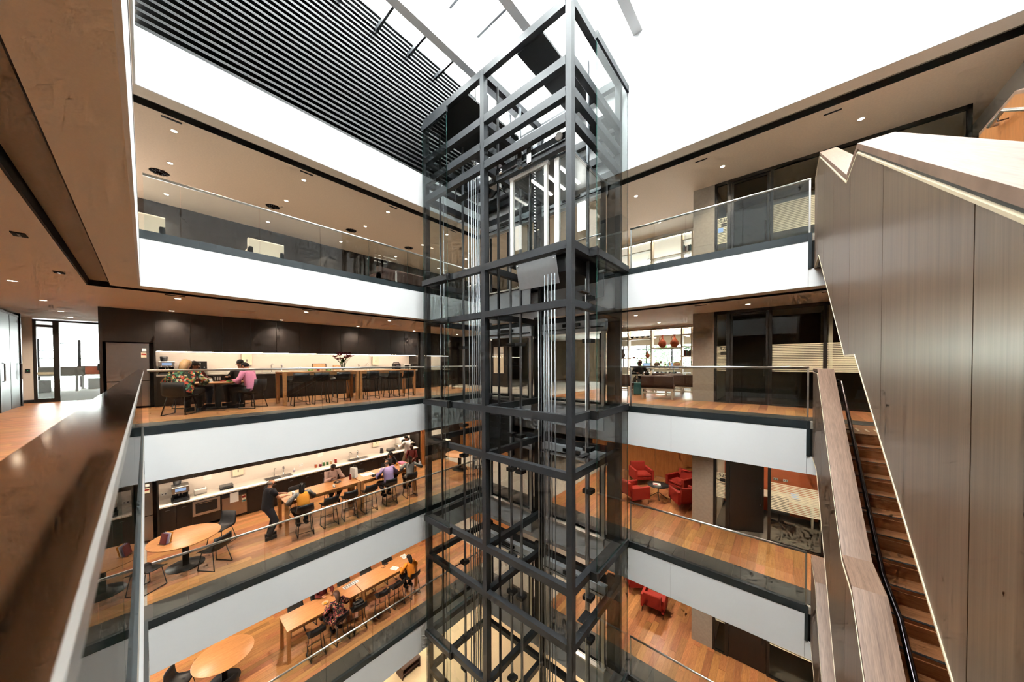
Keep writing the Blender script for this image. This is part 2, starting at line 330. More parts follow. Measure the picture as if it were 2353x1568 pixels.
# ---------------------------------------------------------------- floor boards and edge tiles
_pl = {}
def plank_mesh(w_, l_):
    l_ = round(l_, 2); k = (w_, l_)
    if k not in _pl: _pl[k] = MB().box(.0012, .0012, -.012, w_-.0012, l_-.0012, 0).mesh('plank', 'floor_oak')
    return _pl[k]
def boards(floor, n, x0, x1, y0, y1, w_=.18, L=1.85, name='plank'):
    rnd = random.Random(n*17+int(x0*3)+int(y0)); x = x0; row = 0; z = FL[n]
    while x < x1-.01:
        ww = round(min(w_, x1-x), 3); y = y0; first = rnd.uniform(.4, L)
        while y < y1-.02:
            l_ = min(first, y1-y); first = rnd.choice((L, L, 1.4, 2.1))
            if y1-(y+l_) < .25: l_ = y1-y
            o = put(name, plank_mesh(ww, l_), floor); o.location = Vector((x, y, z))-floor.location; y += l_
        x += ww; row += 1
def tiles(floor, n, x0, y0, x1, y1, along):
    z = FL[n]; k = 0; a0, a1 = (y0, y1) if along == 'y' else (x0, x1); t = a0; ph = .53-.65 if along == 'y' else -2.2-.65*20
    cuts = sorted({a0, a1} | {ph+.65*i for i in range(60) if a0+.05 < ph+.65*i < a1-.05})
    for p, q in zip(cuts, cuts[1:]):
        if along == 'y': me = MB().box(0, 0, -.012, x1-x0, q-p-.004, 0).mesh('tile', 'stone'); loc = (x0, p+.002, z)
        else: me = MB().box(0, 0, -.012, q-p-.004, y1-y0, 0).mesh('tile', 'stone'); loc = (p+.002, y0, z)
        o = put('tile', me, floor); o.location = Vector(loc)-floor.location
for n in (0, -1, -2):
    boards(FLOOR[n], n, -14.0, -10.25, -.05 if n else -.72, 10.4)
    boards(FLOOR[n], n, -6.6, XO, 9.66, 14.9)
    tiles(FLOOR[n], n, -10.25, YN-.65, XL-.10, YR+.6, 'y'); tiles(FLOOR[n], n, XL-.10, YR+.10, XO, 9.66, 'x')
boards(FLOOR[0], 0, -18.6, -10.25, YB, -.72); boards(FLOOR[0], 0, -10.25, XO, YB, -.69, L=2.1)
tiles(FLOOR[0], 0, XL-.1, YN-.65, XO, YN-.10, 'x')
# ---------------------------------------------------------------- glass balustrades
def gpanel(mb, x0, y0, z0, x1, y1, z1):
    """thin sheet: clear faces, green edges"""
    k = len(mb.f); mb.box(x0, y0, z0, x1, y1, z1)
    big = (2, 4) if (x1-x0) > (y1-y0) else (3, 5)
    for i in range(6): mb.m[k+i] = 0 if i in big else 1
    return mb
def balustrade(n, side, a0, a1, cuts, label):
    z = FL[n]; pos = {'left': XL-.05, 'right': YR+.05, 'near': YN-.02}[side]
    horiz = side != 'left'
    o = thing('glass_balustrade', ((a0+a1)/2, pos, z) if horiz else (pos, (a0+a1)/2, z), label, 'balustrade')
    cs = [a0]+[c for c in cuts if a0+.1 < c < a1-.1]+[a1]
    for p, q in zip(cs, cs[1:]):
        mb = MB()
        if horiz: gpanel(mb, p+.006, pos-.006, z-.005, q-.006, pos+.006, z+1.115)
        else: gpanel(mb, pos-.006, p+.006, z-.005, pos+.006, q-.006, z+1.115)
        mb.build('glass_panel', ['glass', 'glass_edge'], o, True)
    if side == 'near':
        hr = MB().box(a0, -.10, -.113, a1, -.021, -.10).build('handrail', 'rail_top', o, True); MB().box(a0, -.0209, -.115, a1, -.018, -.0995).build('rail_edge', 'stainless', hr, True)
    else:
        r = .026; h = z+1.115
        mb = MB()
        if horiz: mb.tube([(a0, pos, h), (a1, pos, h)], r, 10)
        else: mb.tube([(pos, a0, h), (pos, a1, h)], r, 10)
        mb.build('handrail', 'stainless', o, True)
        if side == 'right':
            MB().box(a1-.03, pos-.02, z, a1, pos+.02, z+1.1).build('post', 'stainless', o, True)
            MB().box(a0, pos-.015, z, a0+.03, pos+.015, z+1.1).build('post', 'stainless', o, True)
    return o
jl = [.53+1.321*k for k in range(8)]; jr = [-3.35, -1.90, -.72]
for n, t in ((1, 'clear glass balustrade with white-lit rail along the %s, left side'), (0, 'clear glass balustrade in front of the %s coffee bar with flowers'),
             (-1, 'clear glass balustrade of the %s in front of the standing man'), (-2, 'clear glass balustrade along the %s in front of the floral dress woman')):
    balustrade(n, 'left', YN+.06, YR, jl, t % LEVNAME[n])
for n, t in ((1, 'clear glass balustrade on the %s between lift and timber stair'), (0, 'clear glass balustrade on the %s in front of the concrete column and pots shelf'),
             (-1, 'clear glass balustrade on the %s in front of the red armchair lounge'), (-2, 'clear glass balustrade on the %s below the red armchair lounge')):
    balustrade(n, 'right', -3.30, XE-.0, jr, t % LEVNAME[n])
balustrade(0, 'near', XL-.05, .40, [XL+.05+1.6*k for k in range(7)], 'nearest glass balustrade with wide flat metal rail running to the far left corner')
# ---------------------------------------------------------------- recessed downlights, slots, air vents
LENS = MB().lathe([(.0001, 0), (.052, 0)], n=14).mesh('lens', 'lamp'); TRIMR = MB().lathe([(.052, .004), (.052, -.004), (.066, -.006), (.068, .004)], n=16).mesh('trim_ring', 'white_gloss')
SPOT = bpy.data.lights.new('downlight_beam', 'SPOT'); SPOT.energy = LAMP_W; SPOT.color = LAMP_C; SPOT.spot_size = math.radians(135); SPOT.spot_blend = .9; SPOT.shadow_soft_size = .05
def downlight(x, y, n, label, group):
    z = CEIL[n]; o = thing('downlight', (x, y, z), label, 'ceiling light', group=group)
    put('trim_ring', TRIMR, o, (0, 0, -.002)); put('lens', LENS, o, (0, 0, -.005))
    l = bpy.data.objects.new('downlight_beam', SPOT); COL.objects.link(l); l.parent = o; l.location = (0, 0, -.03)
for n in (1, 0, -1, -2, -3):  # ground floor downlights are added out of view to brighten its floor
    nm = LEVNAME[n]
    for k in range(5):
        for x in ((-10.83, -12.63, -15.03) if n == 1 else (-10.8, -13.4)):
            downlight(x, .52+2.63*k, n, 'round downlight, %s from left in the %s row, %s ceiling left side' % (ORD[k], 'front' if x > -12 else 'middle' if x > -13 else 'back', nm), 'downlights left side %s' % nm)
    for x in (-6.2, -3.69, -1.31 if n == 1 else -.72, 1.3):
        for y in (10.58, 13.14):
            if not (y > 12 and x > -2.3): downlight(x, y, n, 'round downlight, %s row, %s the %s, %s ceiling stair side' % ('front' if y < 12 else 'back', {-6.2: 'behind', -3.69: 'right of'}.get(x, 'nearest' if x > 1 else 'between'), {-6.2: 'lift', -3.69: 'lift'}.get(x, 'stair' if x > 1 else 'lift and stair'), nm), 'downlights stair side %s' % nm)
for k, x in enumerate((-17.6, -15.8, -13.42, -10.73, -8.1, -5.4, -2.7, 0.)):
    downlight(x, -1.57, 0, 'round downlight in the near corridor ceiling, %s from the glass door' % ORD[k], 'downlights in near corridor')
def slot(x0, y0, x1, y1, z, label): tag(MB().box(x0, y0, z-.012, x1, y1, z+.01).build('air_slot', 'recess'), label, 'air vent', 'slot air vents')
for n in (1, 0):
    for k in range(4): slot(-10.39, .3+2.63*k, -10.34, .62+2.63*k, CEIL[n], 'short black slot air vent by the ceiling gap, %s left side, %s from left' % (LEVNAME[n], ORD[k]))
    for k, x in enumerate((-4.3, -1.85, .65)): slot(x, 9.86, x+.28, 9.90, CEIL[n], 'short black slot air vent by the ceiling gap, %s stair side, %s from left' % (LEVNAME[n], ORD[k]))
def vent(x, y, z, label):
    o = thing('round_air_vent', (x, y, z), label, 'air vent', group='round ceiling vents')
    MB().lathe([(.0001, -.004), (.2, -.004)], n=20).build('backing', 'ceiling_perf', o)
    for k in range(12):
        a = math.pi*2*k/12; T = Matrix.Rotation(a, 4, 'Z'); MB().box(.07, -.012, -.012, .185, .012, -.004, T=T).build('vane', 'recess', o)
for k in range(4): vent(-13.45, .34+2.62*k, CEIL[1], 'round swirl air vent with dark slots in the top gallery ceiling, %s from left' % ORD[k])
for y in (1.87, 6.55):
    o = thing('square_air_vent', (-12.08, y, CEIL[0]), 'flat rectangular air vent in the middle gallery ceiling, %s one' % ('left' if y < 3 else 'right'), 'air vent', group='rectangular ceiling vents')
    MB().box(-.3, -.3, -.012, .3, .3, 0).build('frame', 'ceiling', o); MB().box(-.25, -.25, -.016, .25, .25, -.012).build('grille', 'ceiling_perf', o)
for x, y in ((-6.86, -.95), (-9.19, -.92)):
    o = thing('ceiling_slot_light', (x, y, CEIL[0]), 'small black recessed slot fitting in near corridor ceiling, %s one' % ('nearer' if x > -8 else 'farther'), 'ceiling fitting', group='slot fittings in near corridor')
    MB().box(-.09, -.05, -.012, .09, .05, 0).build('frame', 'recess', o); MB().box(-.07, -.01, -.016, .07, .01, -.012).build('lens', 'galv', o)
# ================================================================== timber staircase, one flight pair per storey
SX0, SX1, SX2, SX3 = .48, .69, 2.43, 2.64           # outer and inner faces of the two balustrades
PROF = [(9.02, 0.), (7.95, 0.), (4.68, -1.86), (4.07, -1.86), (.58, -3.84), (-.02, -3.84)]
def pz(y):
    for (a, za), (b, zb) in zip(PROF, PROF[1:]):
        if a >= y >= b: return za+(zb-za)*(a-y)/(a-b)
    return PROF[0][1] if y > PROF[0][0] else PROF[-1][1]
def strip(y0, y1, d0, d1):
    """polygon in (y, z) following the stair profile between offsets d0 (below) and d1 (above)"""
    ys = sorted({y0, y1} | {p[0] for p in PROF if y0 < p[0] < y1})
    return [(y, pz(y)+d0) for y in ys]+[(y, pz(y)+d1) for y in reversed(ys)]
JOINTS = [-.02, .45, 1.80, 3.09, 4.43, 5.77, 7.10, 8.30, 9.02]
def staircase(n, label, full=True):
    z = FL[n]; T = z+1.10
    o = thing('staircase', (1.56, 4.5, z-3.9), label, 'staircase')
    off = lambda poly: [(y, q+T) for (y, q) in poly]
    core = MB().prism(off(strip(-.02, 9.02, -1.835, -.10)), SX0+.02, SX1, 'x')
    core.build('balustrade_core', 'stair_veneer', o, True)
    for a, b in zip(JOINTS, JOINTS[1:]):
        MB().prism(off(strip(a+.004, b-.004, -1.84, -.085)), SX0, SX0+.02, 'x').build('panel', 'stair_veneer', o, True)
    MB().prism(off(strip(-.02, 9.02, -1.85, -1.835)), SX0-.004, SX0+.03, 'x').build('edge_strip', 'edge_cream', o, True)
    MB().prism(off(strip(-.02, 9.02, -.09, -.075)), SX0-.002, SX0+.03, 'x').build('edge_strip', 'edge_cream', o, True)
    MB().prism(off(strip(-.02, 9.02, -.075, -.05)), SX0+.012, SX1-.01, 'x').build('shadow_gap', 'black_trim', o, True)  # solid black strip, painted as the shadow line below the cap
    cap = MB()
    for a, b in ((-.02, .58), (.58, 4.07), (4.07, 4.68), (4.68, 7.95), (7.95, 9.02)):
        c = MB().prism(off(strip(a, b, -.05, 0.)), SX0, SX1, 'x'); c.build('cap', 'stair_cap', o, True)
    # far balustrade and soffit
    MB().prism(off(strip(-.02, 9.02, -1.84, -.05)), SX2, SX3, 'x').build('balustrade_core', 'wall_oak', o, True)
    MB().prism(off(strip(-.02, 9.02, -.05, 0.)), SX2, SX3, 'x').build('cap', 'stair_cap', o, True)
    MB().prism(off(strip(-.02, 9.02, -1.835, -1.78)), SX1-.01, SX2+.01, 'x').build('soffit', 'stair_veneer', o, True)
    # treads and risers
    steps = []
    r1 = 1.86/11; g1 = 3.27/11
    for k in range(11): steps.append((7.95-g1*k, z-r1*k, g1, r1))
    zl = z-1.86; r2 = 1.98/12; g2 = 3.49/12
    for k in range(12): steps.append((4.07-g2*k, zl-r2*k, g2, r2))
    TR = {}
    for (y, zt, g, r) in steps:
        if g not in TR:
            TR[g] = (MB().box(0, -g, -.035, SX2-SX1, .0, 0).mesh('tread', 'tread'), MB().box(0, -.02, 0, SX2-SX1, 0, r-.035).mesh('riser', 'tread'),
                     MB().box(0, -.05, 0, SX2-SX1, -.012, .003).mesh('nosing_strip', 'nosing'))
        zt2 = zt-r
        t = put('tread', TR[g][0], o); t.location = Vector((SX1, y, zt2))-o.location
        rr = put('riser', TR[g][1], o); rr.location = Vector((SX1, y, zt2))-o.location
        ns = put('nosing_strip', TR[g][2], t); ns.location = (0, -g+.05, 0)
    for (a, b, zz) in ((7.95, 9.02, z), (4.07, 4.68+g1*0, zl), (-.02, .58, z-3.9+.02)):
        MB().box(SX1, a, zz-.05, SX2, b, zz).build('landing', 'tread' if zz != z else 'floor_oak', o, True)
    if n in (0, 1):
        for k in range(14): MB().box(SX1+.1+.115*k, 8.25, z, SX1+.13+.115*k, 8.55, z+.004).build('tactile_strip', 'edge_cream', o, True)
    for x in (SX1+.09, SX2-.09):
        ys = (8.35, 7.95, 4.68+.12, 4.07+.12, .58)
        pts = [(x, y, pz(y)+T-.22) for y in ys]; sgn = 1 if x > 1.5 else -1
        hr = MB().tube([(x+sgn*.08, 8.36, T-.22)]+pts, .022, 10).build('handrail', 'rail_dark' if x < 1.5 else 'stainless', o, True)
        for y in (8.1, 6.9, 5.6, 3.6, 2.4, 1.2): MB().tube([(x, y, pz(y)+T-.245), (x, y, pz(y)+T-.29), (x+sgn*.09, y, pz(y)+T-.29)], .008, 6).build('bracket', 'rail_dark', hr, True)
    return o
staircase(1, 'large timber stair flight with tall veneered side rising to the top gallery at right')
staircase(0, 'timber stair flight with brown steps and dark handrail going down from middle gallery')
staircase(-1, 'timber stair flight lowest right, its pale cap under the other flights')
# ================================================================== glass lift shaft
LX, LY0, LY1 = (-3.58, -6.29, -9.02), 6.17, 8.86
sh = thing('lift_shaft', (-6.3, 7.5, FL[-3]), 'free-standing dark steel lift shaft with glass ends in the void centre', 'lift shaft')
PB = .075
for x in LX:
    for y in (LY0, LY1): MB().box(x-PB, y-PB, FL[-3], x+PB, y+PB, 8.03).build('post', 'steel_grey', sh, True)
RB = .17
def ringbeams(z, thick=.17, mt='steel_grey', mid=True):
    x0, x1 = LX[2], LX[0]
    for (a, b) in ((LX[2]-.0, LX[1]), (LX[1], LX[0])):
        MB().box(a+PB*.8, LY0-PB, z-thick, b-PB*.8, LY0+PB, z).build('ring_beam', mt, sh, True)
        MB().box(a+PB*.8, LY1-PB, z-thick, b-PB*.8, LY1+PB, z).build('ring_beam', mt, sh, True)
    for x in LX: 
        if mid or x != LX[1]: MB().box(x-PB, LY0+PB*.8, z-thick, x+PB, LY1-PB*.8, z).build('ring_beam', mt, sh, True)
for z in (8.03, 6.76, 6.07, 5.51): ringbeams(z, .2)
for n in (1, 0, -1, -2):
    ringbeams(FL[n]+.06, .18); ringbeams(FL[n]-1.24, .17)
# glazed end bays: front left and right side, with steel sills
GY = LY0-.14; GXr = LX[0]+.21
zs = [-12.94]+[FL[n]+.06 for n in (-2, -1, 0, 1)]+[7.62]
for a, b in zip(zs, zs[1:]):
    gpanel(MB(), LX[2]-.02, GY, a+.01, -7.76, GY+.014, b-.01).build('glass_panel', ['glass_lift', 'glass_edge'], sh, True)
    gpanel(MB(), GXr, 7.02, a+.01, GXr+.014, YR-.0, b-.01).build('glass_panel', ['glass_lift', 'glass_edge'], sh, True)
    gpanel(MB(), LX[2]-.03, LY0-.1, a+.01, LX[2]-.016, YR, b-.01).build('glass_panel', ['glass_lift', 'glass_edge'], sh, True)
for n in (1, 0, -1, -2):
    z = FL[n]+.06
    MB().box(LX[2]-.04, GY-.04, z-.17, -7.76, LY0-PB, z).build('sill_beam', 'steel_grey', sh, True)
    MB().box(LX[0]+PB, 7.02, z-.17, GXr+.05, YR, z).build('sill_beam', 'steel_grey', sh, True)
    MB().box(-7.78, GY-.03, z-.19, -7.70, LY0-PB, z+.02).build('splice_plate', 'steel_dark', sh, True)
    MB().box(LX[0]+PB, 6.95, z-.19, GXr+.045, 7.03, z+.02).build('splice_plate', 'steel_dark', sh, True)
MB().box(LX[2]-.04, GY-.02, 7.60, -7.74, GY+.04, 7.78).build('glass_cap', 'steel_grey', sh, True)
MB().box(GXr-.02, 6.99, 7.60, GXr+.04, YR, 7.78).build('glass_cap', 'steel_grey', sh, True)
# roof deck of the shaft with two openings, machine beams
MB().box(LX[2]+.08, LY0+.08, 7.80, -7.0, LY1-.08, 7.86).build('roof_plate', 'steel_dark', sh, True)
MB().box(-5.15, LY0+.08, 7.80, -4.35, LY1-.08, 7.86).build('roof_plate', 'steel_dark', sh, True)
MB().box(-4.3, 8.2, 6.62, LX[0]+.0, 8.7, 6.72).build('machine_beam', 'steel_dark', sh, True)
for bx in (-4.95, -7.6):
    m = thing('lift_machine', (bx, 7.5, 5.51), 'lift drive machine under the shaft roof, %s bay' % ('right' if bx > -6 else 'left'), 'machine')
    MB().box(-.9, -.5, 0, .9, -.38, .12).build('bed_beam', 'steel_dark', m); MB().box(-.9, .38, 0, .9, .5, .12).build('bed_beam', 'steel_dark', m)
    T = Matrix.Translation((0, -.3, .34)) @ Matrix.Rotation(-math.pi/2, 4, 'X')
    MB().lathe([(.0, 0), (.2, 0), (.2, .34), (.1, .36), (.1, .5), (0, .5)], n=18).move(T).build('motor', 'galv', m)
    MB().lathe([(.0, 0), (.26, 0), (.26, .07), (0, .07)], n=22).move(Matrix.Translation((.05, .2, .36)) @ Matrix.Rotation(-math.pi/2, 4, 'X')).build('sheave', 'steel_grey', m)
    MB().box(-.6, -.25, .12, -.3, .2, .62).build('control_box', 'galv', m); MB().box(.42, -.3, .12, .7, .05, .42).build('brake_box', 'white_gloss', m)
    MB().tube([(-.85, -.55, .0), (-.85, -.55, .75), (.85, -.55, .75), (.85, -.55, 0)], .02, 6).build('guard_rail', 'galv', m)
    MB().tube([(-.5, .3, .3), (-.2, .45, .6), (.2, .35, .5), (.5, .5, .2)], .018, 6).build('cable', 'black_plastic', m)
# guide rails, ropes, landing door sets
for bx, tag_ in ((-4.95, 'right'), (-7.6, 'left')):
    for sx in (-1, 1):
        MB().box(bx+sx*1.12-.03, 7.45, FL[-3], bx+sx*1.12+.03, 7.51, 7.7).build('guide_rail', 'galv', sh, True)
        MB().box(bx+sx*1.12-.05, 6.5, FL[-3], bx+sx*1.12+.0, 6.55, 7.7).build('guide_rail', 'steel_dark', sh, True)
    ztop = 5.6 if tag_ == 'left' else 2.15
    for k in range(5):
        MB().tube([(bx-.2+.09*k, 7.25, FL[-3]+1.2), (bx-.2+.09*k, 7.25, ztop)], .012, 6).build('rope', 'galv', sh, True)
    for k in range(4):
        MB().tube([(bx+.5+.1*k, 6.42, FL[-3]+1.2), (bx+.5+.1*k, 6.42, ztop)], .013, 6).build('rope', 'galv', sh, True)
for k, (x, y) in enumerate(((-8.55, 6.35), (-8.35, 6.35), (-7.2, 6.4), (-7.05, 6.4), (-6.8, 6.42), (-6.62, 6.42), (-4.3, 7.2), (-5.2, 7.2), (-3.75, 7.2))):
    MB().tube([(x, y, FL[-3]+.6), (x, y, 5.5 if k < 6 else 2.1)], .018 if k in (6, 7) else .013, 6).build('rope', 'galv' if k < 6 else 'stainless', sh, True)
for n in (1, 0, -1, -2):
    z = FL[n]
    for dz in (-1.0, -2.1):
        for bx in (-4.95, -7.6):
            for sx in (-1, 1): MB().box(bx+sx*1.14-.12, 7.36, z+dz-.05, bx+sx*1.14+.12, 7.6, z+dz+.05).build('rail_bracket', 'steel_dark', sh, True)
    MB().box(LX[0]-.08, 6.6, z-1.0, LX[0]+.06, 7.0, z-.97).build('cable_plate', 'steel_dark', sh, True)
    for bx, w_ in ((-4.95, 'right'), (-7.6, 'left')):
        d = thing('lift_landing_door', (bx, 8.7, z), 'glass lift landing doors with steel header, %s lift at the %s' % (w_, LEVNAME[n]), 'lift door')
        for sx in (-1, 1):
            MB().box(sx*.98-.05, -.04, 0, sx*.98+.05, .06, 2.16).build('jamb', 'stainless', d)
            p = gpanel(MB(), min(sx*.03, sx*.92), -.012, .02, max(sx*.03, sx*.92), .0, 2.1).build('door_leaf', ['glass_lift', 'glass_edge'], d)
            MB().box(sx*.03-.025, -.03, .02, sx*.03+.025, .01, 2.1).build('leaf_stile', 'steel_grey', p); MB().box(sx*.90-.025, -.03, .02, sx*.90+.025, .01, 2.1).build('leaf_stile', 'steel_grey', p)
        h = MB().box(-1.1, -.12, 2.16, 1.1, .06, 2.5).build('header', 'zinc', d)
        MB().tube([(-1.05, -.14, 2.28), (1.05, -.14, 2.28)], .015, 6).build('door_track', 'steel_dark', h); MB().box(-.3, -.16, 2.34, .3, -.11, 2.44).build('drive_unit', 'steel_dark', h)
        MB().box(-1.05, -.12, -.05, 1.05, .06, .0).build('sill', 'stainless', d)
        MB().box(-1.02, -.06, -.75, 1.02, -.02, -.06).build('apron', 'zinc', d)
        MB().box(-1.3, .08, 0, -1.06, .18, 2.8).build('side_panel', 'frame_dark', d); MB().box(1.06, .08, 0, 1.3, .18, 2.8).build('side_panel', 'frame_dark', d)
# the lift car stopped at the top gallery
car = thing('lift_car', (-4.75, 7.4, FL[1]), 'glass lift car with bright stainless door frame stopped at the top gallery', 'lift car')
def cb(name, x0, y0, z0, x1, y1, z1, m, par=None): return MB().box(x0, y0, z0, x1, y1, z1).build(name, m, par or car)
cb('car_floor', -.95, -.85, -.05, 1.0, 1.0, .02, 'steel_dark'); cb('under_frame', -.8, -.7, -.42, .85, .85, -.05, 'steel_dark')
cb('car_roof', -.95, -.85, 2.30, 1.0, 1.0, 2.36, 'galv')
for k in range(3): MB().box(-.5+.45*k, -.5, 2.288, -.42+.45*k, .5, 2.3).build('ceiling_led', 'ledwhite', car)
for x in (-.92, .95):
    cb('corner_post', x-.05, .9, 0, x+.05, 1.0, 2.3, 'steel_grey'); gpanel(MB(), x-.006, -.75, .05, x+.006, .9, 2.28).build('side_glass', ['glass_lift', 'glass_edge'], car)
for x, w_ in ((-.80, .10), (-.20, .035), (.30, .09), (.62, .13), (.95, .06)):
    cb('front_upright', x-w_/2, -.93, .0, x+w_/2, -.86, 2.24, 'white_gloss' if w_ != .035 else 'steel_dark')
cb('front_head', -.85, -.94, 2.20, .38, -.86, 2.29, 'white_gloss')
for a, b in ((-.75, -.22), (-.18, .25), (.69, .92)): gpanel(MB(), a, -.90, .02, b, -.888, 2.2).build('door_glass', ['glass_lift', 'glass_edge'], car)
hd = cb('door_operator', -1.25, -1.06, 2.32, .98, -.92, 2.64, 'steel_grey')
MB().tube([(-1.2, -1.09, 2.44), (.95, -1.09, 2.44)], .016, 6).build('track', 'galv', hd); MB().box(-.42, -1.14, 2.3, -.28, -1.06, 2.68).build('hanger', 'chrome', hd); MB().box(-.12, -1.14, 2.3, .02, -1.06, 2.7).build('hanger', 'chrome', hd)
MB().lathe([(0, 0), (.07, 0), (.07, .04), (0, .04)], n=14).move(Matrix.Translation((-1.05, -1.08, 2.48)) @ Matrix.Rotation(math.pi/2, 4, 'X')).build('pulley', 'chrome', hd)
MB().lathe([(0, 0), (.09, 0), (.09, .05), (0, .05)], n=14).move(Matrix.Translation((.8, -1.08, 2.56)) @ Matrix.Rotation(math.pi/2, 4, 'X')).build('pulley', 'white_gloss', hd)
ap = MB(); ap.prism([(-.98, -.08), (-.96, -.10), (-.80, -.72), (-.82, -.72)], -.62, .62, 'x').build('toe_guard', 'zinc', car)
for x in (-.56, .56):
    for z in (-.14, -.66): MB().ball((x, -.98-(z+.1)*-.0, z), .018, 8).build('bolt', 'chrome', car)
cb('car_lamp', .15, .92, 1.2, .40, .97, 2.0, 'ledwhite')
MB().tube([(-.9, .86, .9), (.9, .86, .9)], .02, 8).build('car_handrail', 'stainless', car)
# counterweight of the other lift
cwt = thing('counterweight', (-7.6, 8.2, -3.2), 'dark stacked lift counterweight between guide rails in left shaft bay', 'counterweight')
for k in range(9): MB().box(-.5, -.08, .1+.2*k, .5, .08, .29+.2*k).build('weight_plate', 'steel_dark', cwt)
MB().box(-.56, -.1, 0, -.5, .1, 2.1).build('frame_side', 'steel_grey', cwt); MB().box(.5, -.1, 0, .56, .1, 2.1).build('frame_side', 'steel_grey', cwt)
# bottom of the shaft: buffers
for bx in (-4.95, -7.6):
    b = thing('lift_buffer', (bx, 7.5, FL[-3]), 'lift buffer and steel pit frame at ground, %s bay' % ('right' if bx > -6 else 'left'), 'buffer')
    MB().box(-1., -.6, 0, 1., .6, .1).build('base_frame', 'steel_dark', b); MB().lathe([(.12, 0), (.12, .5), (.08, .5), (.08, .9), (0, .9)], n=16).build('buffer_spring', 'galv', b)
# ================================================================== furniture prototypes (built once, then copied)
def hide_proto(o): o.location = (0, 0, -500)
USED = set()
def use(proto, loc, rz, label, group=None, cat=None):
    """the first use moves the prototype itself, later ones copy it"""
    if proto.name not in USED: USED.add(proto.name); o = proto; o.location = loc; o.rotation_euler = (0, 0, rz); o['label'] = label; o['group'] = group or ''
    else: o = clone(proto, loc, rz, label, group)
    if group: o['group'] = group
    elif 'group' in o.keys(): del o['group']
    return o
R90 = math.pi/2
def shell(mb, w_, d, z, hb, m=0):
    """bucket seat: curved seat pan that turns up into the back; front at +y"""
    prof = [(d/2, -.02), (d/2-.03, .0), (0, -.015), (-d/2+.06, .0), (-d/2+.01, .05), (-d/2-.03, hb*.55), (-d/2-.06, hb)]
    n = 6; vs = []
    for side in (0, 1):
        for (y, h) in prof:
            for k in range(n+1):
                u = k/n*2-1; t = max(0, h)/max(hb, .01); curl = .035*u*u*(1 if t < .3 else .2)
                vs.append((u*w_/2*(1-.12*t*abs(u)), y+(.05*u*u*t), z+h+curl-(.014 if side else 0)*(1 if t < .3 else 0)-0.0))
                if side: vs[-1] = (vs[-1][0], vs[-1][1]-(.014 if t >= .3 else 0), vs[-1][2])
    P_ = len(prof); fs = []
    for i in range(P_-1):
        for k in range(n):
            a = i*(n+1)+k; fs.append((a, a+n+1, a+n+2, a+1)); b = a+P_*(n+1); fs.append((b, b+1, b+n+2, b+n+1))
    for i in range(P_-1):
        a = i*(n+1); b = a+P_*(n+1); fs.append((a, b, b+n+1, a+n+1)); a += n; b += n; fs.append((a, a+n+1, b+n+1, b))
    for k in range(n):
        a = k; b = k+P_*(n+1); fs.append((a, a+1, b+1, b)); a = (P_-1)*(n+1)+k; b = a+P_*(n+1); fs.append((a, b, b+1, a+1))
    return mb._add(vs, fs, m, True)
def mk_stool():
    o = thing('bar_stool', (0, 0, 0), 'black bar stool with wire sled base', 'bar stool')
    shell(MB(), .46, .40, .70, .27).build('seat_shell', 'black_plastic', o)
    for s in (-1, 1):
        MB().tube([(s*.16, .15, .69), (s*.20, .20, .012), (s*.20, -.22, .012), (s*.15, -.12, .69)], .0085, 6).build('leg_frame', 'wire_black', o)
    MB().tube([(-.19, .18, .25), (.19, .18, .25)], .008, 6).build('foot_rest', 'wire_black', o); MB().tube([(-.19, -.2, .12), (.19, -.2, .12)], .007, 6).build('stretcher', 'wire_black', o)
    return o
def mk_chair():
    o = thing('cafe_chair', (0, 0, 0), 'black cafe chair', 'chair')
    shell(MB(), .50, .44, .45, .36).build('seat_shell', 'black_plastic', o)
    for s in (-1, 1):
        MB().tube([(s*.17, .16, .44), (s*.23, .21, .012), (s*.23, -.24, .012), (s*.17, -.14, .44)], .0085, 6).build('leg_frame', 'wire_black', o)
    MB().tube([(-.17, .02, .425), (.17, .02, .425)], .008, 6).build('stretcher', 'wire_black', o)
    return o
def mk_hightable(L=2.2):
    o = thing('high_table', (0, 0, 0), 'oak high table', 'table'); W = .85; H = 1.0
    MB().box(-W/2, -L/2, H-.035, W/2, L/2, H).build('tabletop', 'table_oak', o)
    for sx in (-1, 1):
        MB().box(sx*(W/2-.05)-.02, -L/2+.08, H-.12, sx*(W/2-.05)+.02, L/2-.08, H-.035).build('apron', 'table_oak', o)
        for sy in (-1, 1): MB().box(sx*(W/2-.045)-.045, sy*(L/2-.045)-.045, 0, sx*(W/2-.045)+.045, sy*(L/2-.045)+.045, H-.035).build('leg', 'table_oak', o)
    return o
def mk_round():
    o = thing('round_table', (0, 0, 0), 'round oak table', 'table')
    MB().lathe([(0, .70), (.60, .70), (.67, .725), (.675, .74), (.665, .745), (0, .745)], n=48).build('tabletop', 'table_oak', o)
    MB().box(-.06, -.06, .03, .06, .06, .70).build('column', 'black_plastic', o)
    MB().lathe([(.36, 0), (.36, .012), (.1, .025), (0, .03)], n=32).build('base', 'black_plastic', o)
    return o
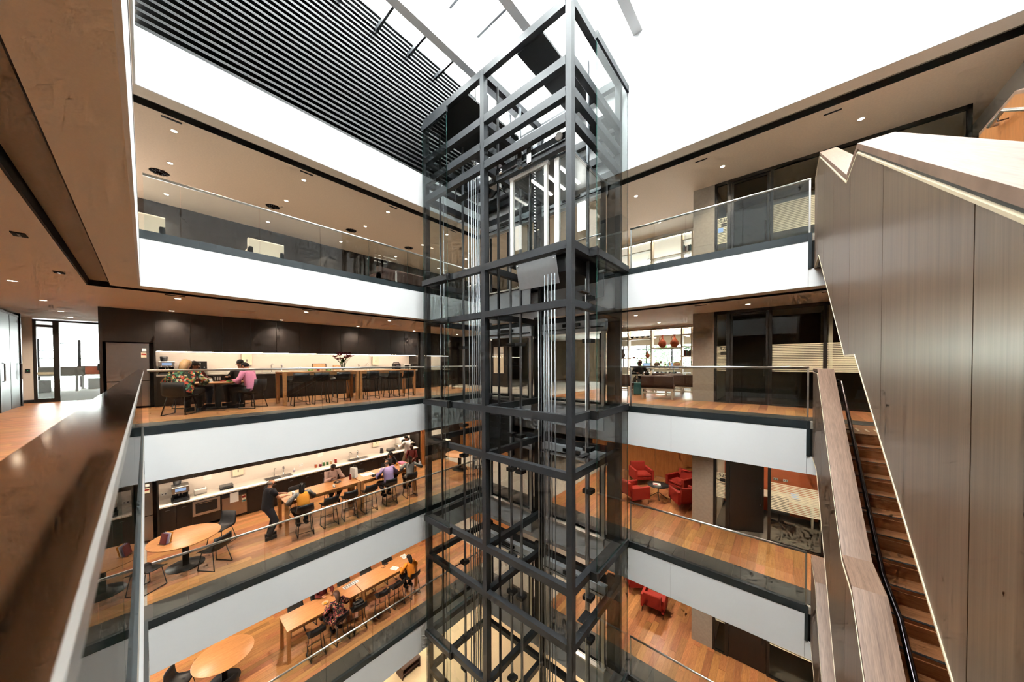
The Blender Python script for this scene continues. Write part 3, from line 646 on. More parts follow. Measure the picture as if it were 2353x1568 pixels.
def mk_armchair():
    o = thing('armchair', (0, 0, 0), 'red armchair', 'armchair')
    def rb(name, *a, m='red_fabric'): MB().rbox(*a, r=.035, axis='x').build(name, m, o)
    rb('seat_base', -.29, -.30, .22, .29, .32, .36); rb('seat_cushion', -.28, -.24, .36, .28, .33, .46)
    T = Matrix.Translation((0, -.33, .3)) @ Matrix.Rotation(.16, 4, 'X')
    MB().rbox(-.30, -.06, .0, .30, .06, .52, .045, axis='x', T=T).build('backrest', 'red_fabric', o)
    for s in (-1, 1):
        MB().rbox(s*.345-.05, -.36, .20, s*.345+.05, .34, .64, .03, axis='y').build('arm', 'red_fabric', o)
        for y in (-.32, .30): MB().tube([(s*.34, y, .21), (s*.35, y*1.04, 0)], .010, 6).build('leg', 'wire_black', o)
    return o
STOOL, CHAIR, HTAB, RTAB, ARM = mk_stool(), mk_chair(), mk_hightable(), mk_round(), mk_armchair()
# ---------------------------------------------------------------- small objects
def mug(x, y, z, m, label, h=.095, r=.04):
    o = thing('mug', (x, y, z), label, 'mug')
    MB().lathe([(0, 0), (r*.85, 0), (r, h), (r*.9, h), (r*.78, .01), (0, .008)], n=14).build('cup', m, o)
    MB().tube([(r, 0, h*.8), (r+.03, 0, h*.7), (r+.03, 0, h*.3), (r*.92, 0, h*.2)], .006, 6).build('handle', m, o); return o
def jar(x, y, z, m, label, h=.14, r=.045):
    o = thing('jar', (x, y, z), label, 'jar', group='jars on the lower gallery worktop')
    MB().lathe([(0, 0), (r, 0), (r, h*.78), (r*.8, h*.86), (r*.8, h*.9), (0, h*.9)], n=14).build('body', m, o); MB().lathe([(r*.86, h*.86), (r*.86, h), (0, h)], n=14).build('lid', 'white_gloss', o)
def tap(x, y, z, label):
    o = thing('mixer_tap', (x, y, z), label, 'tap')
    MB().tube([(0, 0, 0), (0, 0, .26), (.03, 0, .30), (.20, 0, .31), (.205, 0, .27)], .012, 8).build('spout', 'chrome', o)
    MB().lathe([(.026, 0), (.026, .02), (.016, .03), (0, .03)], n=12).build('base', 'chrome', o); MB().tube([(0, -.02, .12), (.0, -.07, .15)], .007, 6).build('lever', 'chrome', o)
def boiler(x, y, z, label):
    o = thing('water_dispenser', (x, y, z), label, 'tap')
    MB().lathe([(.03, 0), (.03, .015), (.013, .02), (.013, .2), (.03, .22), (.04, .25), (.03, .29), (0, .3)], n=14).build('body', 'chrome', o); MB().tube([(.03, 0, .24), (.1, 0, .25), (.11, 0, .21)], .008, 6).build('spout', 'chrome', o)
def towel(x, y, z, label):
    o = thing('towel_dispenser', (x, y, z), label, 'dispenser', group='paper towel dispensers')
    MB().rbox(0, -.15, 0, .11, .15, .38, .02, axis='z').build('body', 'cream_paint', o); MB().box(.11, -.012, .12, .114, .012, .2).build('lock_slot', 'steel_grey', o); MB().box(.01, -.12, -.012, .1, .12, .0).build('paper_edge', 'paper', o)
def sink(x, y, z, label, L=.5):
    o = thing('sink', (x, y, z), label, 'sink')
    MB().box(-.2, -L/2, 0, .2, L/2, .004).build('rim', 'stainless', o); MB().box(-.17, -L/2+.03, .004, .17, L/2-.03, .006).build('bowl', 'steel_grey', o)
    b = MB().box(-.18, L/2+.02, .0, .18, L/2+.34, .004).build('drainer', 'stainless', o)
    for k in range(5): MB().box(-.15+.07*k, L/2+.04, .004, -.14+.07*k, L/2+.32, .007).build('rib', 'galv', b)
def espresso(x, y, z, label, s=1.):
    o = thing('coffee_machine', (x, y, z), label, 'coffee machine'); o.scale = (s, s, s)
    MB().rbox(-.2, -.17, .0, .22, .17, .05, .03).build('drip_base', 'black_plastic', o); MB().rbox(-.2, -.15, .05, .0, .15, .34, .02).build('body', 'black_plastic', o)
    h = MB().rbox(-.2, -.16, .22, .2, .16, .40, .02, axis='y').build('head', 'stainless', o); MB().box(.2, -.1, .28, .204, .1, .36).build('display', 'screen', h)
    for k in range(3): MB().ball((.205, -.1+.1*k, .25), .012, 8).build('knob', 'chrome', h)
    MB().lathe([(.07, 0), (.085, .14), (.075, .15), (0, .15)], (-.08, -.05, .40), 14).build('bean_hopper', 'steel_grey', o)
    for k in (-1, 1): MB().tube([(.12, k*.03, .22), (.12, k*.03, .15)], .014, 8).build('spout', 'chrome', o)
    MB().box(.02, -.12, .05, .2, .12, .056).build('grille', 'galv', o)
def toaster(x, y, z, label, m='white_gloss'):
    o = thing('toaster', (x, y, z), label, 'toaster'); MB().rbox(-.09, -.14, .01, .09, .14, .19, .04, axis='y').build('body', m, o)
    for k in (-.03, .03): MB().box(k-.012, -.11, .186, k+.012, .11, .192).build('slot', 'black_plastic', o)
    MB().box(-.02, .14, .1, .02, .16, .13).build('lever', 'black_plastic', o)
def press(x, y, z, label):
    o = thing('sandwich_press', (x, y, z), label, 'sandwich press'); MB().rbox(-.14, -.17, 0, .14, .17, .055, .03).build('base', 'black_plastic', o)
    MB().rbox(-.14, -.17, .06, .14, .17, .11, .03).build('lid', 'galv', o); MB().tube([(.15, -.12, .08), (.18, -.1, .09), (.18, .1, .09), (.15, .12, .08)], .01, 6).build('handle', 'black_plastic', o)
def kettle(x, y, z, label, m='black_plastic'):
    o = thing('kettle', (x, y, z), label, 'kettle'); MB().lathe([(0, 0), (.085, 0), (.085, .02), (.075, .12), (.06, .2), (.02, .22), (0, .23)], n=18).build('body', m, o)
    MB().tube([(-.06, 0, .2), (-.13, 0, .18), (-.13, 0, .06), (-.08, 0, .04)], .011, 6).build('handle', m, o); MB().tube([(.065, 0, .13), (.11, 0, .18)], .016, 8).build('spout', m, o)
def microwave(x, y, z, label, m='white_gloss'):
    o = thing('microwave', (x, y, z), label, 'microwave'); MB().rbox(-.18, -.25, 0, .18, .25, .29, .015, axis='y').build('body', m, o)
    d = MB().box(.18, -.24, .02, .19, .12, .27).build('door', m, o); MB().box(.19, -.2, .06, .192, .06, .23).build('window', 'glass_dark', d); MB().tube([(.2, .09, .05), (.2, .09, .24)], .008, 6).build('handle', 'chrome', d)
    p = MB().box(.18, .13, .02, .187, .24, .27).build('control_panel', 'black_plastic', o); MB().ball((.19, .185, .09), .02, 10).build('knob', 'galv', p)
def carton(x, y, z, sx, sy, sz, m, label, rz=0., name='box', cat='box'):
    o = thing(name, (x, y, z), label, cat, rz); MB().box(-sx/2, -sy/2, 0, sx/2, sy/2, sz).build('body', m, o); MB().box(-sx/2-.002, -sy*.2, sz*.55, sx/2+.002, sy*.2, sz*.7).build('print', 'paper', o); return o
def sheet(x, y, z, sx, sy, label, m='paper', rz=0., name='paper_sheet', cat='paper', lines=True):
    o = thing(name, (x, y, z), label, cat, rz); MB().box(-sx/2, -sy/2, 0, sx/2, sy/2, .003).build('sheet', m, o)
    if lines:
        for k in range(4): MB().box(-sx*.4, -sy*.35+k*sy*.2, .003, sx*.35, -sy*.35+k*sy*.2+.008, .0036).build('print_line', 'ink', o)
    return o
def text(s, size, loc, rot, m, parent, ext=.001, align='CENTER'):
    c = bpy.data.curves.new('lettering', 'FONT'); c.body = s; c.size = size; c.extrude = ext; c.align_x = align; c.materials.append(M[m])
    o = bpy.data.objects.new('lettering', c); COL.objects.link(o); o.location = loc; o.rotation_euler = rot; o.parent = parent; return o
# ================================================================== coffee bars along the left wall
KX, KW = -13.85, -14.6          # cabinet fronts, back wall
for n in (0, -1):
    z = FL[n]; nm = LEVNAME[n]
    struct(MB().box(KW-.1, -.76, z, KW, 8.95, CEIL[n]), 'wall_left', 'splash')
    struct(MB().box(KW, .16, z, KX+.06, .20, CEIL[n]).box(KW, -.80, z, KX+.06, -.74, CEIL[n]).box(KW, 8.86, z, KX+.06, 8.95, CEIL[n]), 'trim_%d' % (60+n), 'joinery')
    struct(MB().box(KW, -.74, z+1.87, KX+.05, .16, CEIL[n]), 'trim_%d' % (63+n), 'joinery')
    wt = MB().box(KW, .20, z+.89, KX+.02, 8.86, z+.93).build('worktop', 'benchtop'); tag(wt, 'long pale worktop of the %s coffee bar under the light strip' % nm, 'worktop')
    # overhead cupboards
    for k in range(12):
        a = .20+.7217*k; o = thing('overhead_cupboard', (KX-.3, a+.36, z+1.64), 'dark overhead cupboard of the %s coffee bar, %s from the fridge' % (nm, ORD[k]), 'cupboard', group='overhead cupboards %s' % nm)
        MB().box(-.44, -.36, 0, .33, .36, CEIL[n]-z-1.64-.002).build('body', 'joinery', o); MB().box(.33, -.358, -.01, .352, .358, CEIL[n]-z-1.65).build('door', 'joinery', o)
    ls = MB().box(KX-.16, .22, z+1.618, KX-.13, 8.84, z+1.634).build('led_strip', 'led'); tag(ls, 'bright white light strip under the %s overhead cupboards' % nm, 'light strip')
    # base units
    units = [(.20, .54), (.54, .88), (.88, 1.53, 'oven'), (1.55, 2.20, 'dish')]+[(2.2+.5123*k, 2.2+.5123*(k+1)) for k in range(13)]
    if n == 0: units = [(.20+.5095*k, .20+.5095*(k+1)) for k in range(17)]
    for ku, u in enumerate(units):
        a, b = u[0], u[1]; kind = u[2] if len(u) > 2 else ''
        if kind == 'oven':
            o = thing('built_in_microwave', (KX, (a+b)/2, z+.1), 'steel framed built-in microwave in the lower gallery coffee bar', 'microwave'); w_ = b-a
            MB().box(-.5, -w_/2, 0, -.005, w_/2, .78).build('housing', 'joinery', o); f = MB().box(-.005, -w_/2+.01, .30, .02, w_/2-.01, .76).build('frame', 'stainless', o)
            MB().box(.02, -w_/2+.07, .38, .026, w_/2-.08, .70).build('door_glass', 'black_plastic', f); MB().box(.026, -w_/2+.1, .66, .03, w_/2-.2, .68).build('handle', 'chrome', f)
            continue
        if kind == 'dish':
            o = thing('dishwasher', (KX, (a+b)/2, z+.08), 'stainless dishwasher with a taped paper notice in the coffee bar', 'dishwasher'); w_ = b-a
            MB().box(-.5, -w_/2+.005, 0, 0, w_/2-.005, .80).build('body', 'black_plastic', o); d = MB().box(0, -w_/2+.008, .02, .02, w_/2-.008, .66).build('door', 'brushed', o)
            MB().box(0, -w_/2+.008, .67, .02, w_/2-.008, .79).build('control_strip', 'black_plastic', o); MB().box(.02, -.12, .46, .023, .1, .78).build('notice', 'paper', d); st = MB().box(.02, .18, .40, .023, .29, .62).build('energy_label', 'film', d)
            MB().box(.023, .19, .53, .0235, .28, .6).build('label_band', 'red_fabric', st); MB().box(.023, .19, .41, .0235, .28, .46).build('label_band', 'teal', st)
            continue
        o = thing('base_cabinet', (KX, (a+b)/2, z), 'dark base cabinet of the %s coffee bar, %s unit from the fridge' % (nm, ORD[ku]), 'cabinet', group='base cabinets %s' % nm); w_ = b-a
        MB().box(-.55, -w_/2+.002, .1, -.022, w_/2-.002, .888).build('body', 'joinery', o); d = MB().box(-.02, -w_/2+.003, .1, 0, w_/2-.003, .885).build('door', 'joinery', o)
        MB().box(0, -.05, .78, .008, .05, .79).build('handle', 'galv', d); MB().box(-.5, -w_/2, 0, -.06, w_/2, .1).build('plinth', 'joinery', o)
    # fridge
    o = thing('fridge', (KX-.02, -.305, z+.02), 'tall stainless two-door fridge at the %s of the %s' % ('left end' , nm), 'fridge')
    MB().box(-.62, -.39, .02, -.03, .39, 1.82).build('body', 'steel_grey', o)
    d1 = MB().rbox(-.03, -.388, .76, .03, .388, 1.82, .012, axis='z').build('upper_door', 'brushed', o); d2 = MB().rbox(-.03, -.388, .04, .03, .388, .745, .012, axis='z').build('lower_door', 'brushed', o)
    e = MB().box(.03, .23, 1.42, .032, .33, 1.56).build('energy_label', 'mustard_label' if 'mustard_label' in M else 'film', d1); MB().box(.032, .235, 1.49, .0325, .325, 1.535).build('label_band', 'red_fabric', e); MB().box(.03, .25, 1.60, .032, .33, 1.68).build('spec_label', 'paper', d1)
    # sockets
    for y in (.32, 4.0):
        o = thing('power_socket', (KW, y, z+1.05), 'white double power socket on the %s splashback, %s' % (nm, 'beside the coffee machine' if y < 1 else 'middle'), 'socket'); MB().box(0, -.07, 0, .012, .07, .09).build('plate', 'white_gloss', o)
        for k in (-.035, .035): MB().box(.012, k-.012, .03, .014, k+.012, .06).build('outlet', 'steel_grey', o)
Z1 = FL[-1]+.93; Z0 = FL[0]+.93
espresso(-14.2, .65, Z1, 'chrome coffee machine on the lower gallery worktop', 1.15); toaster(-14.3, 1.1, Z1, 'white two-slot toaster beside the lower gallery coffee machine'); press(-14.3, 1.73, Z1, 'silver and black sandwich press between toaster and towel dispenser, lower gallery')
towel(KW, 2.07, Z1+.30, 'cream paper towel dispenser above the sandwich press, lower gallery'); towel(KW, 7.02, Z1+.30, 'cream paper towel dispenser near the white-shirted person, lower gallery')
sink(-14.2, 3.0, Z1, 'inset steel sink in the lower gallery worktop behind the standing man'); sink(-14.2, 5.9, Z1, 'inset steel sink in the lower gallery worktop near the jars')
tap(-14.48, 3.1, Z1, 'chrome mixer tap behind the standing man, lower gallery'); tap(-14.48, 5.8, Z1, 'chrome mixer tap right of the jars, lower gallery')
boiler(-14.45, 3.38, Z1, 'chrome boiling water tap left, lower gallery'); boiler(-14.45, 6.15, Z1, 'chrome boiling water tap right, lower gallery')
o = thing('soap_bottle', (-14.42, 3.72, Z1), 'small purple and white soap bottle on the lower gallery worktop', 'bottle'); MB().lathe([(0, 0), (.035, 0), (.035, .1), (.012, .12), (.012, .15), (0, .15)], n=12).build('body', 'white_gloss', o); MB().lathe([(.036, .03), (.036, .08)], n=12).build('label_band', 'cloth_lilac', o)
for k, (y, m, h, t) in enumerate(((4.45, 'terracotta', .15, 'brown'), (4.62, 'petal', .12, 'pink'), (4.74, 'leaf', .17, 'green'), (4.88, 'leaf', .15, 'short green'), (5.02, 'pale_clay', .14, 'beige'), (5.2, 'red_fabric', .2, 'tall red'))): jar(-14.35, y, Z1, m, '%s jar in the row on the lower gallery worktop' % t, h)
for y, t in ((3.1, 'left'), (6.04, 'right')):
    o = thing('green_sign', (KW, y, Z1+.5), 'small green notice on the splashback, %s of the two' % t, 'sign'); MB().box(0, -.23, 0, .006, .23, .2).build('board', 'green_sign', o); MB().box(.006, -.18, .12, .0075, .18, .15).build('print_line', 'leaf', o); MB().box(.006, -.18, .06, .0075, .1, .09).build('print_line', 'leaf', o)
kettle(-14.3, 7.2, Z1, 'dark kettle on the lower gallery worktop'); press(-14.3, 7.65, Z1, 'dark sandwich press left of the white-shirted person')
for y, t in ((4.7, 'above the jars'), (1.3, 'above the toaster')):
    o = sheet(KW+.002, y, Z1+.34, .003, .2, 'paper notice on the lower gallery splashback %s' % t, lines=False); o.children[0].data = MB().box(0, -.1, 0, .003, .1, .26).mesh('sheet', 'paper')
microwave(-14.3, 8.3, Z1+.25, 'white microwave on the shelf at the right end, lower gallery'); tag(MB().box(-14.58, 7.98, Z1+.2, -14.05, 8.8, Z1+.235).build('wall_shelf', 'benchtop'), 'pale shelf carrying the microwave, lower gallery right end', 'shelf')
espresso(-14.2, .42, Z0, 'white and chrome coffee machine at the left end, middle gallery', 1.); microwave(-14.3, 1.05, Z0+.12, 'dark microwave behind the woman in the floral top', 'steel_grey'); tag(MB().box(-14.58, .75, Z0+.08, -14.05, 1.36, Z0+.11).build('wall_shelf', 'benchtop'), 'small shelf under the dark microwave, middle gallery', 'shelf')
towel(KW, 2.36, Z0+.28, 'cream paper towel dispenser behind the group of four, middle gallery'); towel(KW, 7.05, Z0+.25, 'cream paper towel dispenser left of the black air fryer, middle gallery')
sink(-14.2, 2.95, Z0, 'inset steel sink behind the pink-shirted person, middle gallery'); sink(-14.2, 6.3, Z0, 'inset steel sink right of the flowers, middle gallery')
tap(-14.48, 3.06, Z0, 'chrome mixer tap left, middle gallery'); boiler(-14.45, 3.38, Z0, 'white-topped boiling water tap left, middle gallery'); tap(-14.48, 6.6, Z0, 'dark mixer tap right, middle gallery'); boiler(-14.45, 6.25, Z0, 'white-topped boiling water tap right, middle gallery')
o = thing('picture_stand', (-14.45, 4.65, Z0), 'black framed picture with a red figure on the middle gallery worktop', 'picture'); MB().box(0, -.24, 0, .02, .24, .30).build('picture', 'pale_clay', o); MB().box(.0, -.26, 0, .03, -.24, .32).build('frame_side', 'black_plastic', o); MB().box(.0, .24, 0, .03, .26, .32).build('frame_side', 'black_plastic', o); MB().box(.0, -.26, .30, .03, .26, .32).build('frame_top', 'black_plastic', o)
MB().lathe([(.04, 0), (.045, .08), (.02, .12), (.03, .16), (0, .18)], (.04, -.03, 0), 10).build('figure', 'red_fabric', o)
for y in (4.3, 4.98): carton(-14.35, y, Z0, .1, .14, .1, 'green_sign', 'small green box on the worktop %s the framed picture' % ('left of' if y < 4.6 else 'right of'))
carton(-14.4, 5.3, Z0, .12, .26, .26, 'brown_card' if 'brown_card' in M else 'pale_clay', 'brown cardboard box left of the flowers, middle gallery')
o = thing('air_fryer', (-14.25, 7.95, Z0), 'black rounded air fryer on the middle gallery worktop', 'air fryer'); MB().rbox(-.14, -.15, 0, .14, .15, .32, .05, axis='x').build('body', 'black_plastic', o); MB().tube([(.15, -.08, .2), (.17, -.06, .2), (.17, .06, .2), (.15, .08, .2)], .01, 6).build('handle', 'galv', o); MB().tube([(0, -.14, .3), (0, -.14, .36), (0, .14, .36), (0, .14, .3)], .012, 6).build('carry_handle', 'black_plastic', o)
microwave(-14.3, 8.52, Z0, 'white microwave at the right end, middle gallery')
# ---------------------------------------------------------------- tables and seats on the three lower galleries
HT = [(-11.63, 3.75), (-11.63, 5.98)]
for n in (0, -1, -2):
    for k, (x, y) in enumerate(HT): use(HTAB, (x, y, FL[n]), 0, 'oak high table on the %s, %s of the two end to end' % (LEVNAME[n], 'left' if k == 0 else 'right'))
SP = {0: [3.0, 3.55, 4.15, 5.15, 5.9, 6.5], -1: [3.07, 3.75, 4.37, 5.03, 5.78, 6.62], -2: [3.33, 4.02, 4.62, 5.46, 6.02, 6.68]}
OCC = {(-1, 0): 'under the woman in a mustard vest', (-1, 4): 'under the man in a lilac shirt', (-1, 5): 'under the woman in grey', (-2, 1): 'under the woman in a floral dress', (-2, 2): 'with a black bag on it', (-2, 5): 'under the woman in orange'}
for n in SP:
    for k, y in enumerate(SP[n]):
        use(STOOL, (-10.93, y, FL[n]), R90+random.uniform(-.15, .15), 'black bar stool %s, %s' % (OCC.get((n, k), ''), LEVNAME[n]) if (n, k) in OCC else 'empty black bar stool, near side of %s high tables, %s from left' % (LEVNAME[n], ORD[k]), 'bar stools at the %s high tables' % LEVNAME[n])
FAR = {0: [3.2, 4.3, 5.3, 6.4], -1: [3.3, 4.33, 5.35, 6.5], -2: [3.2, 3.9, 4.75, 5.6, 6.5]}
for n in FAR:
    for k, y in enumerate(FAR[n]): use(STOOL, (-12.38, y, FL[n]), -R90+random.uniform(-.2, .2), 'black bar stool, far side of %s high tables, %s from left' % (LEVNAME[n], ORD[k]), 'bar stools at the %s high tables' % LEVNAME[n])
use(RTAB, (-11.56, .60, FL[-1]), 0, 'round oak table with brochure holder on the lower gallery'); use(RTAB, (-12.05, 1.34, FL[-2]), 0, 'round oak table at the bottom left, lowest gallery'); use(RTAB, (-12.15, 1.33, FL[0]), 0, 'round oak table with four people around it, middle gallery')
use(RTAB, (-11.9, 9.9, FL[-1]), 0, 'round oak table seen through the lift glass, lower gallery')
CH = [(-1, -10.95, 1.08, 2.2, 'black cafe chair at the near side of the lower gallery round table'), (-1, -12.2, 1.35, 3.8, 'black cafe chair with tall back behind the lower gallery round table'), (-1, -11.0, -.05, .6, 'black cafe chair left, half hidden behind the corner post, lower gallery'),
      (-2, -12.35, .50, -.5, 'black cafe chair left of the lowest gallery round table'), (-2, -11.2, 1.25, 1.7, 'black cafe chair tucked under the near side of the lowest gallery round table'),
      (0, -11.35, .55, 1.0, 'black cafe chair under the woman in a floral top'), (0, -11.45, 1.98, 2.3, 'black cafe chair under the person in pink'), (0, -12.95, .80, -.9, 'black cafe chair behind the round table, left, middle gallery'), (0, -12.9, 1.95, -2.3, 'black cafe chair behind the round table, right, middle gallery'),
      (-1, -11.35, 10.6, 2.4, 'black cafe chair seen through the lift glass, lower gallery'), (0, -12.3, 9.6, .6, 'black cafe chair by the end kitchenette behind the lift glass')]
for n, x, y, r, t in CH: use(CHAIR, (x, y, FL[n]), r, t, 'black cafe chairs')
# table-top things
def flowers(x, y, z):
    o = thing('flower_vase', (x, y, z), 'glass vase of dark pink lilies on the middle gallery high table', 'flowers')
    MB().lathe([(.0, 0), (.05, 0), (.06, .1), (.075, .22), (.07, .22), (.055, .1), (.04, .01), (0, .01)], n=16).build('vase', 'glass_lift', o); rn = random.Random(3)
    for k in range(13):
        a = rn.uniform(0, 6.28); t = rn.uniform(.06, .26); h = rn.uniform(.36, .60); tip = (t*math.cos(a), t*math.sin(a), h)
        s = MB().tube([(.02*math.cos(a), .02*math.sin(a), .02), (t*.4*math.cos(a), t*.4*math.sin(a), h*.6), tip], .006, 5).build('stem', 'leaf', o)
        f = MB()
        for q in range(6):
            b = q*math.pi/3+a; d = Vector((math.cos(b), math.sin(b), .5)).normalized(); side = Vector((-math.sin(b), math.cos(b), 0)); c = Vector(tip)
            f._add([c, c+d*.08+side*.05, c+d*.155, c+d*.08-side*.05], [(0, 1, 2, 3)], 0)
        f.build('bloom', 'petal', s)
    for k in range(12):
        a = rn.uniform(0, 6.28); d = Vector((math.cos(a), math.sin(a), rn.uniform(.3, 1.2))).normalized(); side = Vector((-math.sin(a), math.cos(a), 0)); c = Vector((0, 0, rn.uniform(.2, .32)))
        MB()._add([c, c+d*.09+side*.03, c+d*.2, c+d*.09-side*.03], [(0, 1, 2, 3)], 0).build('leaf', 'leaf', o)
flowers(-11.6, 4.48, FL[0]+1.0)
o = thing('brochure_holder', (-11.45, .25, FL[-1]+.746), 'acrylic holder with upright brochures on the lower gallery round table', 'brochure holder', .5)
MB().box(-.11, -.09, 0, .11, .09, .012).build('base', 'glass_lift', o)
for k, m in enumerate(('cloth_maroon', 'cloth_lilac', 'paper', 'cloth_mustard')):
    MB().box(-.1, -.004, 0, .1, .004, .24, T=Matrix.Translation((0, -.05+.035*k, .012)) @ Matrix.Rotation(-.2, 4, 'X')).build('brochure', m, o)
ZT = FL[-1]+1.0
mug(-11.35, 4.05, ZT, 'white_gloss', 'white mug in front of the man in a pale shirt'); mug(-11.75, 3.0, ZT, 'white_gloss', 'white mug between the standing man and the woman in mustard')
o = thing('dinner_plate', (-11.75, 4.3, ZT+.001), 'dark plate with food before the man in a pale shirt', 'plate'); MB().lathe([(0, 0), (.07, 0), (.12, .018), (.12, .022), (.07, .01), (0, .01)], n=20).build('dish', 'steel_dark', o); MB().ball((0, 0, .015), .05, 8, sz=.4).build('food', 'pale_clay', o)
o = thing('shopping_bag', (-11.85, 4.9, ZT), 'white paper shopping bag standing on the lower gallery table', 'bag', .3); MB().prism([(-.07, 0), (.07, 0), (.05, .34), (-.05, .34)], -.13, .13, 'x').build('body', 'paper', o); MB().tube([(-.06, .05, .34), (-.05, .05, .42), (.05, .05, .42), (.06, .05, .34)], .005, 5).build('handle', 'paper', o)
o = thing('drink_bottle', (-11.7, 4.72, ZT), 'red drink bottle beside the shopping bag', 'bottle'); MB().lathe([(0, 0), (.035, 0), (.035, .14), (.015, .19), (.015, .22), (0, .22)], n=12).build('body', 'red_fabric', o); MB().lathe([(.017, .2), (.017, .23), (0, .23)], n=10).build('cap', 'white_gloss', o)
sheet(-11.75, 5.35, ZT, .3, .42, 'newspaper spread on the lower gallery table', name='newspaper', cat='newspaper')
o = thing('egg_tray', (-11.38, 5.5, ZT), 'small dark tray with six round lids beside the newspaper', 'tray'); MB().box(-.1, -.16, 0, .1, .16, .02).build('tray', 'black_plastic', o)
for a in (-.05, .05):
    for b in (-.1, 0, .1): MB().ball((a, b, .03), .035, 8, sz=.6).build('lid', 'steel_grey', o)
sheet(-11.85, 6.0, ZT, .3, .21, 'white sheet before the man in a lilac shirt'); carton(-11.95, 6.85, ZT, .3, .22, .05, 'pinkbox' if 'pinkbox' in M else 'cloth_pink', 'flat pink food box on the right lower gallery table', name='food_box')
for k, (x, y, m, t) in enumerate(((-11.55, 6.9, 'terracotta', 'orange'), (-11.5, 6.55, 'white_gloss', 'white'), (-11.85, 6.6, 'mustard' if 'mustard' in M else 'cloth_mustard', 'yellow'))): mug(x, y, ZT, m, '%s cup among lunch things on the right lower gallery table' % t)
ZT = FL[-2]+1.0
o = thing('bowl', (-11.55, 3.8, ZT), 'golden bowl before the woman in a floral dress', 'bowl'); MB().lathe([(0, 0), (.05, 0), (.1, .05), (.105, .055), (.09, .05), (.04, .012), (0, .012)], n=18).build('dish', 'mustard_glaze' if 'mustard_glaze' in M else 'pale_clay', o); MB().ball((0, 0, .03), .05, 8, sz=.5).build('food', 'cloth_mustard', o)
o = thing('keyboard_tray', (-11.85, 4.75, ZT), 'pale long tray of small pieces on the lowest gallery table', 'tray', .1); MB().box(-.09, -.26, 0, .09, .26, .012).build('tray', 'paper', o)
for a in (-.05, .0, .05):
    for b in range(7): MB().box(a-.018, -.23+.07*b, .012, a+.018, -.185+.07*b, .018).build('piece', 'galv', o)
sheet(-11.5, 6.25, ZT, .28, .2, 'printed puzzle sheet before the woman in orange', rz=.4); sheet(-11.9, 6.9, ZT, .3, .21, 'white sheets at the right end of the lowest gallery table')
o = thing('eyeglasses', (-11.85, 6.0, ZT), 'black folded eyeglasses on the lowest gallery table', 'eyeglasses'); MB().tube([(0.03*math.cos(a*.5), -.035+.03*math.sin(a*.5), .015) for a in range(13)], .004, 5).build('rim', 'ink', o); MB().tube([(0.03*math.cos(a*.5), .035+.03*math.sin(a*.5), .015) for a in range(13)], .004, 5).build('rim', 'ink', o); MB().tube([(0, -.07, .02), (-.12, -.06, .01)], .004, 5).build('temple', 'ink', o)
carton(-12.0, 6.15, ZT, .1, .16, .02, 'brown_leather', 'brown wallet on the lowest gallery table', name='wallet', cat='wallet')
o = thing('handbag', (-10.95, 4.62, FL[-2]+.71), 'black leather handbag on the third stool of the lowest gallery', 'bag'); MB().rbox(-.1, -.15, 0, .1, .15, .2, .04, axis='y').build('body', 'black_fabric', o); MB().tube([(0, -.1, .2), (0, -.08, .3), (0, .08, .3), (0, .1, .2)], .008, 6).build('handle', 'black_fabric', o)
ZT = FL[0]+.746
carton(-12.0, 1.15, ZT, .12, .1, .1, 'paper', 'white box on the round table of four, middle gallery'); o = thing('cup_rack', (-12.35, 1.35, ZT), 'dark rack holding white pods on the middle gallery round table', 'rack'); MB().box(-.03, -.09, 0, .03, .09, .16).build('panel', 'black_plastic', o)
for a in (.04, .08, .12):
    for b in (-.05, .0, .05): MB().ball((.03, b, a), .018, 8).build('pod', 'white_gloss', o)
sheet(-11.9, .98, ZT, .2, .28, 'paper before the woman in a floral top', rz=.5); carton(-11.85, 1.55, ZT, .1, .14, .04, 'green_sign', 'small green lunch box near the person in pink', name='lunch_box')
carton(-12.2, 1.45, ZT, .08, .12, .03, 'red_fabric', 'flat red packet on the middle gallery round table', name='packet', cat='packet')
